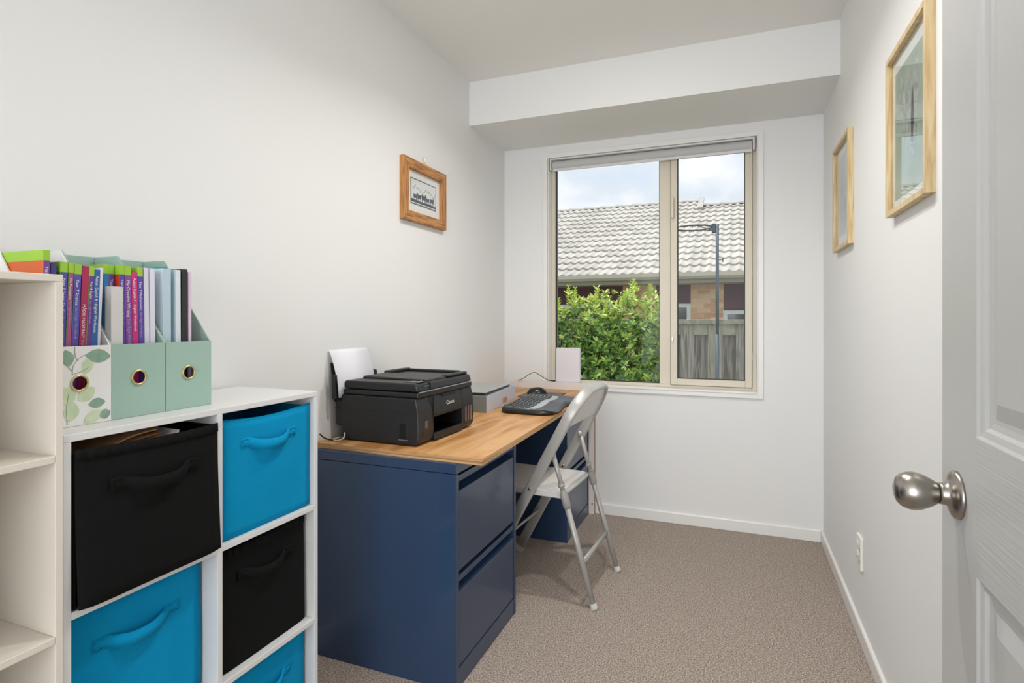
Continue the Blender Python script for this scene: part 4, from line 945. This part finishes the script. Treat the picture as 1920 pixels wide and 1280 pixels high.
for c in range(NC):
    for k in range(int((x1r - x0r) / TW)):
        xx = x0r + TW * (k + 0.5)
        if xx > xg and c >= 12.4: continue
        s_ = c * gauge
        if xx > xg and c == 12: pass
        inst(TM[(k * 5 + c * 3 + rr_.randint(0, 2)) % 3], 'roof_tile', RF, Matrix.Translation((xx, EY - HY - 0.06 + s_ * math.cos(pitch), EZ - GZ + 0.0 + s_ * math.sin(pitch))) @ Rm)
more = MB(); src = TM[0]                                       # roof beyond the window's view, joined
for c in range(13):
    for k in range(5):
        Mx = Matrix.Translation((x0r + TW * (int((x1r - x0r) / TW) + k + 0.5), EY - HY - 0.06 + c * gauge * math.cos(pitch), EZ - GZ + c * gauge * math.sin(pitch))) @ Rm
        more.add([Mx @ v.co for v in src.vertices], [tuple(p.vertices) for p in src.polygons])
mo = more.build('roof_tiles_beyond', M_tile[0], RF); mo['kind'] = 'stuff'
rc = MB()
prof = [(0.115 * math.cos(R(a)), 0.085 * math.sin(R(a))) for a in range(0, 181, 20)] + [(-0.095, 0), (0.095, 0)]
rc.prism(prof, 'x', -0.21, 0.215); rcm = rc.mesh('ridge_cap', M_tile[2])
k = 0
xx = x0r + 0.2
while xx < xg:
    inst(rcm, 'ridge_cap', RF, Matrix.Translation((xx, RY - HY, RZ - GZ + 0.0)) @ Matrix.Rotation(R(1.2), 4, 'Y')); xx += 0.415
ry2, rz2 = EY - HY + (RY - EY) * 12.55 / 14, EZ - GZ + (RZ - EZ) * 12.55 / 14 + 0.02
xx = xg + 0.25
while xx < x1r + 1.5: inst(rcm, 'ridge_cap', RF, Matrix.Translation((xx, ry2, rz2)) @ Matrix.Rotation(R(1.2), 4, 'Y')); xx += 0.415
MB().prism([(RY - HY - 0.75, RZ - GZ - 0.35), (RY - HY, RZ - GZ + 0.04), (RY - HY, RZ - GZ + 0.12), (RY - HY - 0.8, RZ - GZ - 0.27)], 'x', xg - 0.04, xg + 0.08).build('verge_tile', M_tile[1], RF)
M_gut = mat('beige_gutter', 'cfc6b6', 0.5); M_sof = mat('soffit_lining', 'b9b2a6', 0.7)
MB().prism([(EY - HY - 0.13, EZ - GZ + 0.02), (EY - HY - 0.13, EZ - GZ - 0.045), (EY - HY - 0.09, EZ - GZ - 0.09), (EY - HY - 0.0, EZ - GZ - 0.09), (EY - HY, EZ - GZ + 0.0)], 'x', -6, 2.5).build('gutter', M_gut, HS)
bx('fascia', (-6, 2.5, EY - HY, EY - HY + 0.025, EZ - GZ - 0.16, EZ - GZ - 0.01), mat('fascia_taupe', 'a79c8e', 0.6), HS)
bx('soffit', (-6, 2.5, EY - HY + 0.025, 0.1, EZ - GZ - 0.16, EZ - GZ - 0.14), M_sof, HS)
ZS = EZ - 0.16
core = bx('house_core', hx(-6, 2.5, HY + 0.12, HY + 3, GZ, ZS), mat('mortar', 'e2d3bb', 0.9), HS)
# brick piers
M_br = [mat('brick_%d' % i, a, 0.85, var=(18, b)) for i, (a, b) in enumerate((('f3cfa6', 'e8bd92'), ('e3ae88', 'd39872'), ('f8dbb5', 'eec79d'), ('ecbd98', 'dba681')))]
brm = [MB().box(-0.115, 0.115, 0, 0.10, 0, 0.076).mesh('brick', m_) for m_ in M_br]
hbm = [MB().box(-0.0525, 0.0525, 0, 0.10, 0, 0.076).mesh('half_brick', m_) for m_ in M_br]
def pier(x0, x1, z0=0.85):
    pr = bx('brick_pier', hx(x0, x1, HY + 0.01, HY + 0.12, GZ, ZS), MATS['mortar'], HS)
    r_ = random.Random(int(abs(x0) * 100)); row = 0; z = ZS - 0.086
    while z > z0:
        x = x0 + (0.0 if row % 2 == 0 else -0.12)
        while x < x1 - 0.02:
            a, b = max(x, x0), min(x + 0.23, x1)
            if b - a > 0.2: inst(r_.choice(brm), 'brick', pr, Matrix.Translation(((a + b) / 2, -0.002, z - GZ)))
            elif b - a > 0.06: inst(r_.choice(hbm), 'brick', pr, Matrix.Translation(((a + b) / 2, -0.002, z - GZ)))
            x += 0.24
        z -= 0.086; row += 1
pier(-2.022, -1.391); pier(-0.758, -0.188)
M_mar = mat('maroon_weatherboard', '5e3238', 0.6)
def boards(x0, x1, z0):
    z = ZS
    while z > z0 + 0.02:
        zz = max(z0, z - 0.15)
        MB().prism([(0.02, zz - GZ), (0.0, zz - GZ), (0.012, z - GZ), (0.02, z - GZ)], 'x', x0, x1).build('weatherboard', M_mar, HS); z -= 0.15
boards(-6, -2.022, 1.41); boards(-1.391, -0.758, 1.41); boards(-0.188, 2.0, 1.28)
M_wf = mat('white_joinery', 'e9e9e6', 0.4); M_wg = mat('dark_house_glass', '39424a', 0.08)
def hwin(x0, x1, z0, z1, nmull=0):
    wn = ring(x0, x1, z0 - GZ, z1 - GZ, 0.07, -0.01, 0.06).build('house_window', M_wf, HS)
    bx('pane', (x0 + 0.07, x1 - 0.07, 0.03, 0.035, z0 - GZ + 0.07, z1 - GZ - 0.07), M_wg, wn)
    s_ = (x1 - x0) / (nmull + 1)
    for k in range(nmull): bx('mullion', (x0 + s_ * (k + 1) - 0.035, x0 + s_ * (k + 1) + 0.035, -0.008, 0.06, z0 - GZ + 0.07, z1 - GZ - 0.07), M_wf, wn)
hwin(-4.2, -2.022, 0.1, 1.405, 2); hwin(-1.391, -0.758, 0.1, 1.405); hwin(-0.188, 2.0, 0.1, 1.275, 1)
